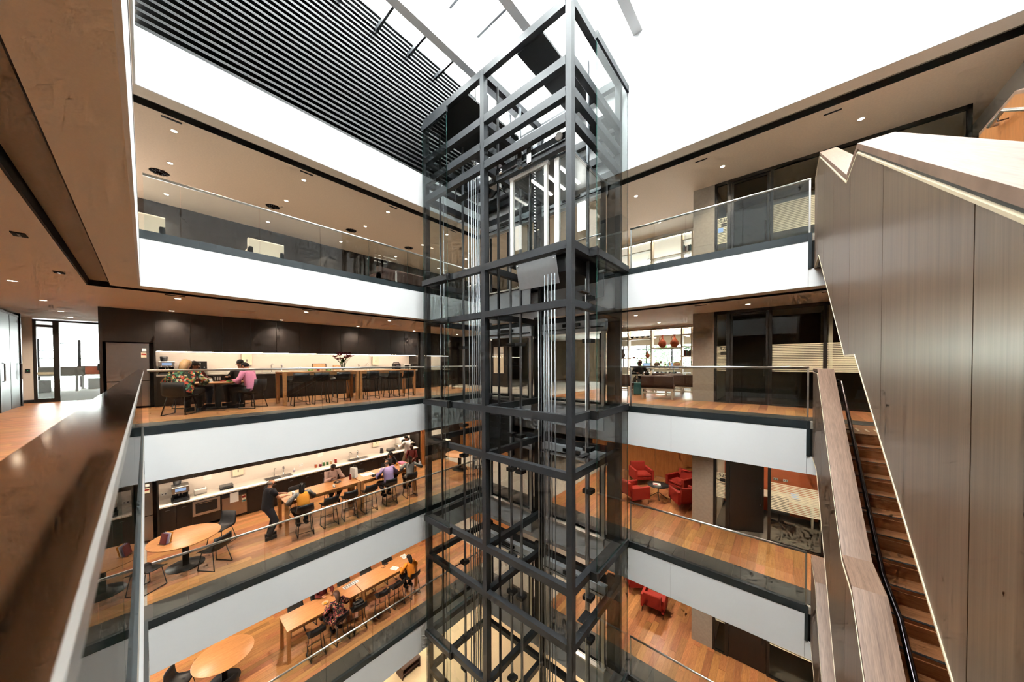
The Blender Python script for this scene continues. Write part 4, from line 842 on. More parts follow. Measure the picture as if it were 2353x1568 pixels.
# end of the coffee bars: timber post, dark end wall with a lit kitchenette behind the lift
for n in (0, -1, -2):
    z = FL[n]
    struct(MB().box(-13.95, 8.96, z, -13.7, 9.25, CEIL[n]), 'trim_%d' % (70+n), 'wall_oak' if n else 'frame_dark')
    struct(MB().box(-15.9, 12.2, z, -10.6, 12.3, CEIL[n]), 'wall_far', 'joinery' if n == 0 else 'wall_oak')
    struct(MB().box(KW-.1, 9.25, z, KW, 12.2, CEIL[n]), 'wall_left', 'joinery')
    if n in (0, -1):
        tag(MB().box(KW, 9.3, z+.89, KX, 10.9, z+.93).build('worktop', 'benchtop'), 'short pale worktop of the end kitchenette behind the lift, %s' % LEVNAME[n], 'worktop')
        o = thing('base_cabinet', (KX-.05, 10.1, z), 'dark wide base cabinet of the end kitchenette, %s' % LEVNAME[n], 'cabinet'); MB().box(-.6, -.79, 0, -.02, .79, .885).build('body', 'joinery', o); MB().box(-.02, -.79, .1, 0, -.005, .88).build('door', 'joinery', o); MB().box(-.02, .005, .1, 0, .79, .88).build('door', 'joinery', o)
        struct(MB().box(KW, 9.3, z+.93, KW+.01, 10.9, z+1.62), 'wall_left', 'splash'); tag(MB().box(KX-.16, 9.32, z+1.618, KX-.13, 10.88, z+1.634).build('led_strip', 'led'), 'short light strip of the end kitchenette behind the lift, %s' % LEVNAME[n], 'light strip')
        o = thing('overhead_cupboard', (KX-.3, 10.1, z+1.64), 'dark overhead cupboard of the end kitchenette, %s' % LEVNAME[n], 'cupboard'); MB().box(-.44, -.79, 0, .33, .79, 1.14).build('body', 'joinery', o); MB().box(.33, -.785, 0, .35, -.003, 1.13).build('door', 'joinery', o); MB().box(.33, .003, 0, .35, .785, 1.13).build('door', 'joinery', o)
    o = thing('notice_board', (-11.4, 12.19, z+.7), 'tall pale panel on the dark end wall behind the lift, %s' % LEVNAME[n], 'panel'); MB().box(-.35, -.02, 0, .35, 0, 1.4).build('board', 'cream_paint', o); MB().box(-.33, -.024, .95, .33, -.02, 1.38).build('poster', 'paper', o)
# ground floor bench
o = thing('low_cabinet', (-11.9, 7.05, FL[-3]), 'dark brown open bench on the pale ground floor', 'bench', .0); MB().box(-.25, -.42, .38, .25, .42, .44).build('top', 'brown_leather', o); MB().box(-.25, -.42, 0, .25, -.38, .38).build('side', 'brown_leather', o); MB().box(-.25, .38, 0, .25, .42, .38).build('side', 'brown_leather', o); MB().box(-.25, -.38, .16, .25, .38, .19).build('shelf', 'brown_leather', o)
# top gallery: pale booths and a brown sofa whose backs show above the floor edge
def booth(x, y, L, n, m, label, h=.86):
    o = thing('sofa', (x, y, FL[n]), label, 'sofa'); MB().rbox(-.32, -L/2, .1, .36, L/2, .44, .03, axis='y').build('seat', m, o); MB().rbox(.20, -L/2, .1, .36, L/2, h, .04, axis='y').build('backrest', m, o)
    for s in (-1, 1):
        MB().rbox(-.32, s*(L/2-.05)-.05, .1, .36, s*(L/2-.05)+.05, .62, .03, axis='x').build('arm', m, o)
        for x_ in (-.26, .3): MB().box(x_-.02, s*(L/2-.1)-.02, 0, x_+.02, s*(L/2-.1)+.02, .1).build('leg', 'black_plastic', o)
booth(-11.6, .0, .72, 1, 'cream_paint', 'cream sofa back at the left end of the top gallery'); booth(-11.6, 2.32, .82, 1, 'cream_paint', 'cream sofa back in the middle of the top gallery'); booth(-11.3, 6.4, 1.9, 1, 'brown_leather', 'brown leather sofa back near the lift on the top gallery', .82)
# ================================================================== lift and stair side: column, meeting rooms, lounges
def partition(n, num, dark_wall):
    z = FL[n]; c = CEIL[n]; nm = LEVNAME[n]
    col = struct(MB().box(-2.18, 11.52, z, -1.64, 12.08, c), 'column', 'concrete')
    for a, b in ((0, 1.0), (1.004, 2.0), (2.004, c-z)): struct(MB().box(-2.2, 11.5, z+a, -1.62, 12.1, z+b), 'cast_section', 'concrete', col)
    o = thing('glass_partition', (.7, 11.53, z), 'dark framed glass meeting room wall with striped film, room %s, %s' % (num, nm), 'glass partition')
    H = c-z; Y = 11.50
    posts = ((-1.62, -1.55), (-1.30, -1.21), (-.30, -.23), (.80, .87), (2.95, 3.02))
    for a, b in posts: MB().box(a, Y, z, b, Y+.07, c).build('post', 'frame_dark', o, True)
    MB().box(-1.62, Y, c-.09, 3.02, Y+.07, c).build('head_rail', 'frame_dark', o, True); MB().box(-1.55, Y, z, -1.30, Y+.07, z+.05).build('sill_rail', 'frame_dark', o, True); MB().box(-.23, Y, z, 2.95, Y+.07, z+.05).build('sill_rail', 'frame_dark', o, True)
    for a, b in ((-1.55, -1.30), (-.23, .80), (.87, 2.95)):
        g = gpanel(MB(), a, Y+.03, z+.05, b, Y+.042, c-.09).build('glass_pane', ['glass', 'glass_edge'], o, True)
        me = MB().box(a, Y+.026, 0, b, Y+.03, .030).mesh('film_stripe', 'film', (0, 0, 0))
        for k in range(17):
            q = put('film_stripe', me, g); q.location = Vector((0, 0, z+.96+.046*k))-g.location-o.location
    g = o.children[-3]
    t = text(num, .15, (0, 0, 0), (math.pi/2, 0, 0), 'ink', g); t.location = Vector((-1.375, Y+.022, z+1.60))-g.location-o.location
    for k in range(2): MB().box(-1.45, Y+.021, z+1.52-.06*k, -1.31, Y+.026, z+1.56-.06*k).build('small_print', 'ink', g, True)
    if n == 1: MB().box(-1.53, Y+.015, z+1.3, -1.40, Y+.026, z+1.43).build('room_panel', 'screen', g, True)
    # door leaf
    d = thing('meeting_room_door', (-1.20, 11.54 if n != -1 else 11.585, z), 'tall dark meeting room door of room %s, %s' % (num, 'standing ajar' if n == -1 else 'closed'), 'door', math.radians(26) if n == -1 else 0)
    MB().box(0, 0, .01, .89, .045, H-.10).build('leaf', 'joinery' if n < 0 else 'frame_dark', d) if n < 0 else gpanel(MB(), .06, .01, .08, .83, .022, H-.16).build('leaf_glass', ['glass_dark', 'glass_edge'], d)
    if n >= 0:
        for (a, b, e, f) in ((0, .06, .01, H-.10), (.83, .89, .01, H-.10)): MB().box(a, 0, e, b, .045, f).build('stile', 'frame_dark', d)
        MB().box(.06, 0, .01, .83, .045, .08).build('rail', 'frame_dark', d); MB().box(.06, 0, H-.16, .83, .045, H-.10).build('rail', 'frame_dark', d)
    MB().tube([(.80, -.01, .85), (.80, -.05, .87), (.80, -.05, 1.33), (.80, -.01, 1.35)], .012, 8).build('handle', 'wire_black', d)
    # room behind
    struct(MB().box(-1.62, 13.9, z, XO, 14.0, c), 'wall_far', dark_wall); struct(MB().box(-1.68, 12.1, z, -1.60, 14.0, c), 'wall_side', 'cream_paint'); struct(MB().box(.90, 11.6, z, .98, 13.9, c), 'wall_side', 'cream_paint')
    struct(MB().box(-1.6, 11.57, z-.002, XO, 13.9, z+.006), 'floor', 'carpet')
mat('brown_wall', (74, 56, 40), .8, grain=.05)
partition(1, '530', 'cream_paint'); partition(0, '426', 'brown_wall'); partition(-1, '324', 'orange_wall'); partition(-2, '222', 'brown_wall')
downlight(-.3, 12.7, -1, 'small round recessed downlight inside meeting room 324', 'downlights in meeting rooms')
z = FL[-1]
o = thing('meeting_desk', (.1, 13.5, z), 'pale desk against the orange wall of room 324', 'desk'); MB().box(-1.4, -.32, .71, .75, .35, .74).build('desktop', 'cream_paint', o)
for x in (-1.3, .6): MB().box(x, -.28, 0, x+.05, .3, .71).build('leg', 'cream_paint', o)
o = thing('desk_phone', (.35, 13.45, z+.74), 'desk phone with lit screen on the meeting room desk', 'phone', .3); MB().box(-.11, -.09, 0, .11, .09, .03).build('base', 'galv', o); MB().box(-.1, -.0, 0, .1, .015, .16, T=Matrix.Translation((0, .03, .03)) @ Matrix.Rotation(-.5, 4, 'X')).build('screen', 'screen', o); MB().tube([(-.13, -.08, .05), (-.13, .08, .05)], .015, 6).build('handset', 'ink', o)
for x in (-.15, .1):
    o = thing('wall_socket', (x, 13.9, z+1.12), 'white wall socket on the orange wall, %s one' % ('left' if x < 0 else 'right'), 'socket'); MB().box(-.06, -.012, 0, .06, 0, .08).build('plate', 'white_gloss', o)
    for k in (-.03, .03): MB().box(k-.01, -.014, .025, k+.01, -.012, .055).build('outlet', 'steel_grey', o)
o = thing('office_chair', (-.05, 12.9, z), 'black swivel office chair in meeting room 324', 'chair'); MB().rbox(-.24, -.24, .44, .24, .24, .5, .06).build('seat', 'black_fabric', o); MB().tube([(0, 0, .1), (0, 0, .44)], .03, 8).build('gas_column', 'black_plastic', o)
for k in range(5):
    a = k*1.2566; MB().tube([(0, 0, .11), (.28*math.cos(a), .28*math.sin(a), .06)], .02, 6).build('base_arm', 'black_plastic', o); MB().ball((.28*math.cos(a), .28*math.sin(a), .03), .03, 8).build('castor', 'black_plastic', o)
MB().rbox(-.22, -.29, .56, .22, -.25, 1.0, .05, axis='y').build('backrest', 'black_fabric', o)
# red lounge
struct(MB().box(-7.4, 14.95, FL[-1], -4.35, 15.05, CEIL[-1]).box(-4.34, 14.95, FL[-1], -2.75, 15.05, CEIL[-1]), 'wall_far', 'wall_oak'); struct(MB().box(-2.74, 14.5, FL[-1], -1.6, 15.0, CEIL[-1]), 'wall_far', 'joinery')
struct(MB().box(-7.4, 14.95, FL[-2], -1.6, 15.05, CEIL[-2]), 'wall_far', 'wall_oak')
TC = (-3.55, 12.60)
def face(x, y, tx, ty): return math.atan2(-(tx-x), (ty-y))
for n, x, y, t, lab in ((-1, -4.55, 13.72, TC, 'red armchair back left against the timber wall, lower gallery lounge'), (-1, -3.05, 13.75, TC, 'red armchair back right against the timber wall, lower gallery lounge'),
                        (-1, -4.12, 11.75, TC, 'red armchair front left seen from behind, lower gallery lounge'), (-1, -2.62, 12.42, (-3.4, 13.4), 'red armchair front right half hidden by the concrete column'),
                        (-2, -3.50, 12.0, (-3.6, 13.2), 'red armchair seen from behind on the lowest gallery'), (-2, -4.45, 12.75, (-3.6, 13.4), 'red armchair cut off by the white band, lowest gallery')):
    use(ARM, (x, y, FL[n]), face(x, y, *t), lab, 'red armchairs')
for n in (-1, -2):
    o = thing('coffee_table', (TC[0], TC[1] if n == -1 else 13.2, FL[n]), 'round black coffee table on a star base, %s' % LEVNAME[n], 'table'); MB().lathe([(0, .48), (.36, .48), (.38, .49), (.38, .5), (0, .5)], n=32).build('tabletop', 'black_plastic', o); MB().tube([(0, 0, .2), (0, 0, .48)], .02, 8).build('column', 'wire_black', o)
    for k in range(4):
        a = k*1.5708+.4; MB().tube([(0, 0, .22), (.3*math.cos(a), .3*math.sin(a), .01)], .012, 6).build('foot', 'wire_black', o)
o = thing('magazine', (TC[0]-.05, TC[1], FL[-1]+.5), 'red and white magazine on the round coffee table', 'magazine', .35); MB().box(-.13, -.1, 0, .13, .1, .012).build('pages', 'paper', o); MB().box(-.12, -.095, .012, .02, .02, .0135).build('cover', 'red_fabric', o)
# shelving wall of the two upper galleries
def shelving(n):
    z = FL[n]; o = thing('shelving_unit', (-3.9, 14.7, z), 'tall cream open shelving unit of the %s' % LEVNAME[n], 'shelf')
    xs = (-6.5, -5.43, -4.41, -3.2, -2.82, -2.2)
    for x in xs: MB().box(x-.03, 14.55, z+.02, x+.03, 14.85, z+2.72).build('upright', 'cream_paint', o, True)
    rows = [(2.31, 1.44, .98), (2.31, 1.44, .98), (1.88, .98, .57), (2.4, 1.9, 1.5, 1.0), (2.4, 1.9, 1.5, 1.0)]
    for (a, b), hs in zip(zip(xs, xs[1:]), rows):
        for h in hs+(2.70, .05): MB().box(a+.03, 14.55, z+h-.04, b-.03, 14.85, z+h).build('shelf_board', 'cream_paint', o, True)
    MB().box(-6.5, 14.53, z+2.72, -2.2, 14.87, CEIL[n]).build('head_panel', 'ceiling', o, True)
    MB().box(-6.45, 14.60, z+2.645, -2.3, 14.62, z+2.655).build('led_strip', 'led', o, True)
shelving(0); shelving(1)
def gourd(x, y, z, s, label, m='terracotta'):
    o = thing('gourd_vase', (x, y, z), label, 'vase'); o.scale = (s, s, s)
    MB().lathe([(0, 0), (.06, 0), (.12, .05), (.16, .13), (.14, .22), (.07, .30), (.035, .36), (.03, .46), (.045, .48), (.03, .48), (0, .46)], n=18).build('body', m, o)
    MB().tube([(-.03, 0, .44), (-.1, 0, .40), (-.12, 0, .28)], .012, 6).build('handle', m, o)
z = FL[0]
gourd(-3.98, 14.7, z+1.88, 1.1, 'terracotta gourd vase on the cream shelf, left of the pair'); gourd(-3.50, 14.7, z+1.88, 1.12, 'terracotta gourd vase on the cream shelf, right of the pair'); gourd(-4.6, 14.7, z+1.44, .65, 'small red vase on the lower cream shelf')
gourd(-5.75, 14.7, z+1.44, .9, 'dark brown jug on the far left shelf', 'brown_leather')
def bowlthing(x, zz, m, label, r=.09): 
    o = thing('bowl', (x, 14.7, zz), label, 'bowl'); MB().lathe([(0, 0), (r*.5, 0), (r, r*.7), (r*.95, r*.7), (r*.45, .012), (0, .012)], n=16).build('dish', m, o); MB().lathe([(r*.5, -.0), (r*.5, .012)], n=16).build('foot_ring', m, o)
bowlthing(-5.2, z+1.44, 'terracotta', 'copper bowl on the left cream shelf'); bowlthing(-5.05, z+.98, 'pale_clay', 'pale clay bowl on the lower left cream shelf', .1)
def animal(x, zz, m, label, s=1.):
    o = thing('carved_animal', (x, 14.68, zz), label, 'figurine'); o.scale = (s, s, s)
    MB().ball((0, 0, .16), .1, 12, sx=1.3, sy=.7, sz=.8).build('body', m, o); MB().ball((.15, 0, .24), .05, 10).build('head', m, o)
    for a in (-.09, .09):
        for b in (-.04, .04): MB().tube([(a, b, .14), (a*1.05, b, 0)], .018, 6).build('leg', m, o)
for x, m, t, s in ((-4.2, 'khaki_wood' if 'khaki_wood' in M else 'cloth_khaki', 'grey-brown carved animal on the middle shelf', 1.1), (-3.4, 'pale_clay', 'pale carved animal at the right of the middle shelf', 1.15)): animal(x, z+.98, m, t, s)
for x, t in ((-3.86, 'left'), (-3.68, 'right')):
    o = thing('figurine', (x, 14.68, z+.98), 'slim pale standing figurine, %s of the two' % t, 'figurine'); MB().lathe([(.035, 0), (.04, .04), (.03, .12), (.045, .18), (.02, .22), (0, .23)], n=12).build('body', 'pale_clay', o); MB().ball((0, 0, .25), .03, 8).build('head', 'pale_clay', o)
for k in range(4):
    o = thing('carved_bird', (-5.3+.24*k, 14.7, z+2.31), 'small dark carved bird on the top left shelf, %s from left' % ORD[k], 'figurine'); MB().ball((0, 0, .08), .05, 10, sx=1.5, sy=.7, sz=.8).build('body', 'ink', o); MB().box(-.09, -.05, .1, .05, .05, .115).build('wing', 'ink', o); MB().tube([(.06, 0, .1), (.1, 0, .13)], .012, 6).build('head', 'ink', o); MB().tube([(0, 0, 0), (0, 0, .06)], .008, 6).build('leg', 'ink', o)
BC = ['ink', 'cloth_maroon', 'brown_leather', 'teal', 'paper', 'cloth_navy']
def books(n, x0, x1, h, label):
    r = random.Random(int(x0*100)+n); x = x0; k = 0; z = FL[n]+h
    while x < x1-.03:
        t = r.uniform(.025, .05); hh = r.uniform(.2, .27); m = r.choice(BC); nm = {'ink': 'black', 'cloth_maroon': 'maroon', 'brown_leather': 'brown', 'teal': 'teal', 'paper': 'white', 'cloth_navy': 'navy'}[m]
        o = thing('book', (x+t/2, 14.66, z), '%s book %s, %s from left' % (nm, label, ORD[min(k, 17)]), 'book', group='books '+label); MB().box(-t/2, -.09, 0, t/2, .09, hh).build('cover', m, o); MB().box(-t/2+.004, -.085, .004, t/2-.004, .092, hh-.006).build('pages', 'paper', o)
        x += t+.003; k += 1
books(0, -3.12, -2.88, 1.5, 'on the right shelf column of the middle gallery'); books(0, -2.76, -2.4, 1.5, 'beside the concrete column, middle gallery'); books(1, -3.14, -2.86, 2.4-.5, 'on the right shelf column of the top gallery'); books(1, -2.78, -2.3, 1.9, 'beside the concrete column, top gallery')
books(0, -4.2, -3.4, .57, 'on the lowest middle shelf')
# sofas, desk, teal box and reader on the middle gallery
def bench(x, y, rz, label, L=1.0):
    o = thing('lounge_seat', (x, y, FL[0]), label, 'sofa', rz); MB().rbox(-L/2, -.30, .36, L/2, .32, .47, .04, axis='x').build('seat', 'brown_leather', o); MB().rbox(-L/2, -.36, .42, L/2, -.24, .80, .05, axis='x').build('backrest', 'brown_leather', o)
    for s in (-1, 1):
        for y_ in (-.3, .27): MB().box(s*(L/2-.04)-.025, y_-.025, 0, s*(L/2-.04)+.025, y_+.025, .36).build('leg', 'cream_paint', o)
        MB().box(s*(L/2-.04)-.02, -.27, .18, s*(L/2-.04)+.02, .25, .22).build('side_rail', 'cream_paint', o)
    MB().box(-L/2+.06, -.32, .18, L/2-.06, -.28, .22).build('back_rail', 'cream_paint', o); MB().box(-L/2+.06, -.32, .32, L/2-.06, -.28, .36).build('back_rail', 'cream_paint', o)
bench(-3.25, 11.5, .15, 'brown leather lounge seat with cream frame, nearest the balustrade'); bench(-2.72, 12.75, -.1, 'long brown leather lounge seat beside the concrete column', 1.1); bench(-3.5, 13.75, .1, 'brown leather lounge seat in the second row', 1.1); bench(-4.75, 11.9, .1, 'brown leather lounge seat half hidden by the lift glass', .9)
o = thing('storage_cube', (-4.3, 12.5, FL[0]), 'teal upholstered storage cube on the middle gallery floor', 'pouffe'); MB().rbox(-.2, -.2, .02, .2, .2, .4, .03).build('body', 'teal', o); MB().rbox(-.19, -.19, .4, .19, .19, .44, .03).build('cushion', 'teal', o)
o = thing('side_desk', (-4.9, 13.2, FL[0]), 'pale small desk behind the teal cube', 'desk'); MB().box(-.5, -.3, .70, .5, .3, .74).build('desktop', 'cream_paint', o)
for x in (-.45, .41):
    for y in (-.26, .22): MB().box(x, y, 0, x+.04, y+.04, .70).build('leg', 'cream_paint', o)
# office behind the shelving: windows, desks with screens, strip lights, trees outside
for n in (0, 1):
    z = FL[n]; w_ = struct(gpanel(MB(), -9., YF+.04, z+.95, -.6, YF+.052, z+2.25), 'window_%d' % (4+n), ['glass', 'glass_edge'])
    for k in range(7): struct(MB().box(-9.+1.4*k-.03, YF, z+.95, -9.+1.4*k+.03, YF+.1, z+2.25), 'mullion', 'frame_dark', w_)
    struct(MB().box(-9., YF, z+2.0, -.6, YF+.1, z+2.05), 'transom', 'frame_dark', w_)
    for k in range(3):
        o = thing('strip_light', (-5.2+1.6*k, 17.3, CEIL[n]-.25), 'suspended white strip light in the office behind the shelves, %s %s' % (LEVNAME[n], ORD[k]), 'strip light', group='office strip lights %s' % LEVNAME[n]); MB().box(-.05, -.6, 0, .05, .6, .04).build('housing', 'white_gloss', o); MB().box(-.04, -.58, -.008, .04, .58, 0).build('diffuser', 'ledwhite', o)
        for y in (-.5, .5): MB().tube([(0, y, .04), (0, y, .25)], .004, 5).build('wire', 'galv', o)
for k, x in enumerate((-5.3, -4.1, -2.9)):
    o = thing('office_desk', (x, 17.0, FL[0]), 'white office desk behind the shelving unit, %s' % ORD[k], 'desk'); MB().box(-.55, -.35, .70, .55, .35, .73).build('desktop', 'white_gloss', o)
    for a in (-.5, .46): MB().box(a, -.3, 0, a+.04, .3, .70).build('leg', 'white_gloss', o)
    m_ = thing('monitor', (x, 17.1, FL[0]+.73), 'computer monitor seen through the shelves, %s' % ORD[k], 'monitor'); MB().box(-.28, -.02, .14, .28, .02, .48).build('panel', 'ink', m_); MB().box(-.26, -.024, .16, .26, -.02, .46).build('screen', 'screen', m_); MB().tube([(0, 0, 0), (0, 0, .16)], .02, 6).build('stand', 'galv', m_); MB().box(-.12, -.08, 0, .12, .08, .012).build('foot', 'galv', m_)
def tree(x, y, z, r, label, seed):
    o = thing('tree', (x, y, z), label, 'tree'); rn = random.Random(seed); MB().tube([(0, 0, 0), (.1, 0, 1.6), (0, .1, 3.4)], [.16, .12, .06], 8).build('trunk', 'brown_leather', o); f = MB()
    for k in range(1500):
        a, b = rn.uniform(0, 6.28), math.acos(rn.uniform(-1, 1)); q = r*rn.uniform(.45, 1)**.5; c = Vector((q*math.sin(b)*math.cos(a), q*math.sin(b)*math.sin(a), 2.9+q*math.cos(b)*1.25)); u = Vector((rn.gauss(0, 1), rn.gauss(0, 1), rn.gauss(0, 1))).normalized(); v = u.orthogonal().normalized()
        f._add([c, c+u*.11+v*.06, c+u*.24, c+u*.11-v*.06], [(0, 1, 2, 3)])
    f.build('crown', 'leaf', o)['kind'] = 'stuff'
for k, (x, y) in enumerate(((-12.0, 25.), (-8.0, 28.), (-5.4, 24.), (-1.8, 27.))): tree(x, y, FL[0]-2., 1.7, 'green leafy tree outside the far office window, %s from left' % ORD[k], k)
# ================================================================== near corridor, glass door and bright office at the far left
GX = -18.7; z = FL[0]
gw = thing('glass_screen', (GX, -1.6, z), 'dark framed glass screen and door at the end of the near corridor', 'glass partition')
for a, b in ((-2.40, -2.33), (-2.02, -1.90)): MB().box(GX-.05, a, z, GX+.05, b, CEIL[0]-.06).build('post', 'frame_dark', gw, True)
MB().box(GX-.05, -2.4, CEIL[0]-.1, GX+.05, -.72, CEIL[0]-.04).build('head_rail', 'frame_dark', gw, True)
MB().box(GX-.04, -2.33, z, GX+.04, -2.02, z+.12).build('door_rail', 'frame_dark', gw, True); MB().box(GX-.04, -2.33, z+2.5, GX+.04, -2.02, z+2.58).build('door_rail', 'frame_dark', gw, True)
gpanel(MB(), GX-.006, -2.33, z+.12, GX+.006, -2.02, z+2.5).build('door_glass', ['glass', 'glass_edge'], gw, True); MB().box(GX+.008, -2.33, z+.92, GX+.012, -2.02, z+1.0).build('film_band', 'film', gw, True)
gpanel(MB(), GX-.006, -1.90, z+.0, GX+.006, -.74, CEIL[0]-.1).build('glass_pane', ['glass', 'glass_edge'], gw, True)
struct(MB().box(GX-.06, YB, z, GX+.05, -2.40, CEIL[0]), 'wall_west', 'ceiling'); struct(MB().box(GX+.05, YB, z, GX+.07, -2.40, z+.1), 'baseboard_west', 'black_trim')
o = thing('door_release', (GX+.05, -2.50, z+1.05), 'small black door release button with green light', 'switch'); MB().box(0, -.045, -.06, .02, .045, .06).build('plate', 'black_plastic', o); MB().ball((.022, 0, 0), .014, 8).build('button', 'exit_green', o)
for k, x in enumerate((-16.95, -15.9)):
    d = thing('black_door', (x, -2.585, z), 'tall black door at the left edge, %s one' % ('far' if k == 0 else 'near'), 'door'); MB().box(-.5, -.0, 0, .5, .12, 2.66).build('leaf', 'frame_dark', d); MB().tube([(.36 if k else -.36, .13, .8), (.36 if k else -.36, .17, .82), (.36 if k else -.36, .17, 1.28), (.36 if k else -.36, .13, 1.3)], .012, 8).build('handle', 'galv', d)
    MB().box(-.52, .0, 2.66, .52, .13, 2.72).build('frame_head', 'black_trim', d)
struct(MB().box(-17.55, YB, z, -17.46, YB+.16, CEIL[0]).box(-15.38, YB, z, -15.30, YB+.16, CEIL[0]), 'trim_80', 'fascia')
# bright office
OX = -30.
struct(MB().box(OX, -9., z-.1, GX, 3., z-.004), 'floor', 'carpet_grey'); struct(MB().box(OX, -9., 1.62, GX, 3., 1.75), 'ceiling', 'white_wall'); struct(MB().box(OX, 3., z, GX, 3.1, 1.7), 'wall_side', 'white_wall'); struct(MB().box(OX, -9.1, z, GX, -9., 1.7), 'wall_side', 'white_wall')
struct(MB().box(GX-.03, 2.9, z, GX, -.72, 1.7).box(GX-.1, -9., z, GX-.06, YB, 1.7), 'wall_west', 'white_wall')
wo = struct(gpanel(MB(), OX-.01, -9., z+.0, OX+.002, 3., 1.35), 'window_2', ['glass', 'glass_edge'])
for k in range(10): struct(MB().box(OX, -8.9+1.3*k-.05, z, OX+.12, -8.9+1.3*k+.05, 1.4), 'mullion', 'frame_dark', wo)
for k in range(6): struct(MB().box(OX+.02, -9., z+.3+.42*k, OX+.08, 3., z+.34+.42*k), 'transom', 'steel_grey', wo)
for k, (x, y) in enumerate(((-27.6, -2.25), (-25.5, -3.5))):
    o = thing('workstation', (x, y+1.1, z), 'white desk with a rust-red screen panel in the bright office, %s one' % ('right' if k == 0 else 'left'), 'desk'); MB().box(-.4, -1.1, .72, .4, .4, .75).build('desktop', 'white_gloss', o); MB().box(-.03, -1.15, .72, .03, .5, 1.15).build('screen_panel', 'terracotta' if k == 0 else 'concrete', o)
    for a in (-1.0, .25): MB().box(-.35, a, 0, .35, a+.08, .72).build('leg', 'white_gloss', o)
    q = thing('pedestal_drawers', (x+.1, y+.5, z), 'white drawer pedestal under the %s office desk' % ('right' if k == 0 else 'left'), 'drawers'); MB().box(-.2, -.2, 0, .2, .2, .55).build('body', 'white_gloss', q)
    for a in range(3): MB().box(.2, -.19, .03+.17*a, .215, .19, .18+.17*a).build('drawer', 'white_gloss', q)
o = thing('monitor', (-27.4, -1.35, z+.75), 'dark monitor above the rust-red panel in the bright office', 'monitor'); MB().box(-.02, -.3, .2, .02, .3, .55).build('panel', 'ink', o); MB().tube([(0, 0, 0), (0, 0, .3)], .02, 6).build('stand', 'galv', o); MB().box(-.08, -.12, 0, .08, .12, .012).build('foot', 'galv', o)
for k in range(3):
    o = thing('strip_light', (-22.5-2.*k, -3.2, 1.60), 'recessed white strip light in the bright office ceiling, %s' % ORD[k], 'strip light', group='bright office strip lights'); MB().box(-.08, -.7, 0, .08, .7, .02).build('housing', 'white_gloss', o); MB().box(-.07, -.68, -.006, .07, .68, 0).build('diffuser', 'ledwhite', o)
# ================================================================== people
def skinmesh(name, V, E, Rr, m, parent, root=0, sub=1):
    me = bpy.data.meshes.new(name); me.from_pydata([tuple(v) for v in V], E, []); me.materials.append(M[m]); o = bpy.data.objects.new(name, me); COL.objects.link(o); o.parent = parent
    sk = o.modifiers.new('skin', 'SKIN'); sk.use_smooth_shade = True; sk.branch_smoothing = .3
    L = me.skin_vertices[0].data
    for i, r in enumerate(Rr): L[i].radius = r if isinstance(r, tuple) else (r, r)
    for i in range(len(V)): L[i].use_root = (i == root)
    if sub: s = o.modifiers.new('sub', 'SUBSURF'); s.levels = sub; s.render_levels = sub
    return o
def ik(a, t, l1, l2, pole):
    d = t-a; D = min(max(d.length, .05), l1+l2-.005); d = d.normalized(); t = a+d*D; x = (l1*l1-l2*l2+D*D)/(2*D); h = math.sqrt(max(l1*l1-x*x, 0)); p = (pole-d*pole.dot(d))
    p = p.normalized() if p.length > 1e-5 else Vector((0, 0, 1)); return a+d*x+p*h, t
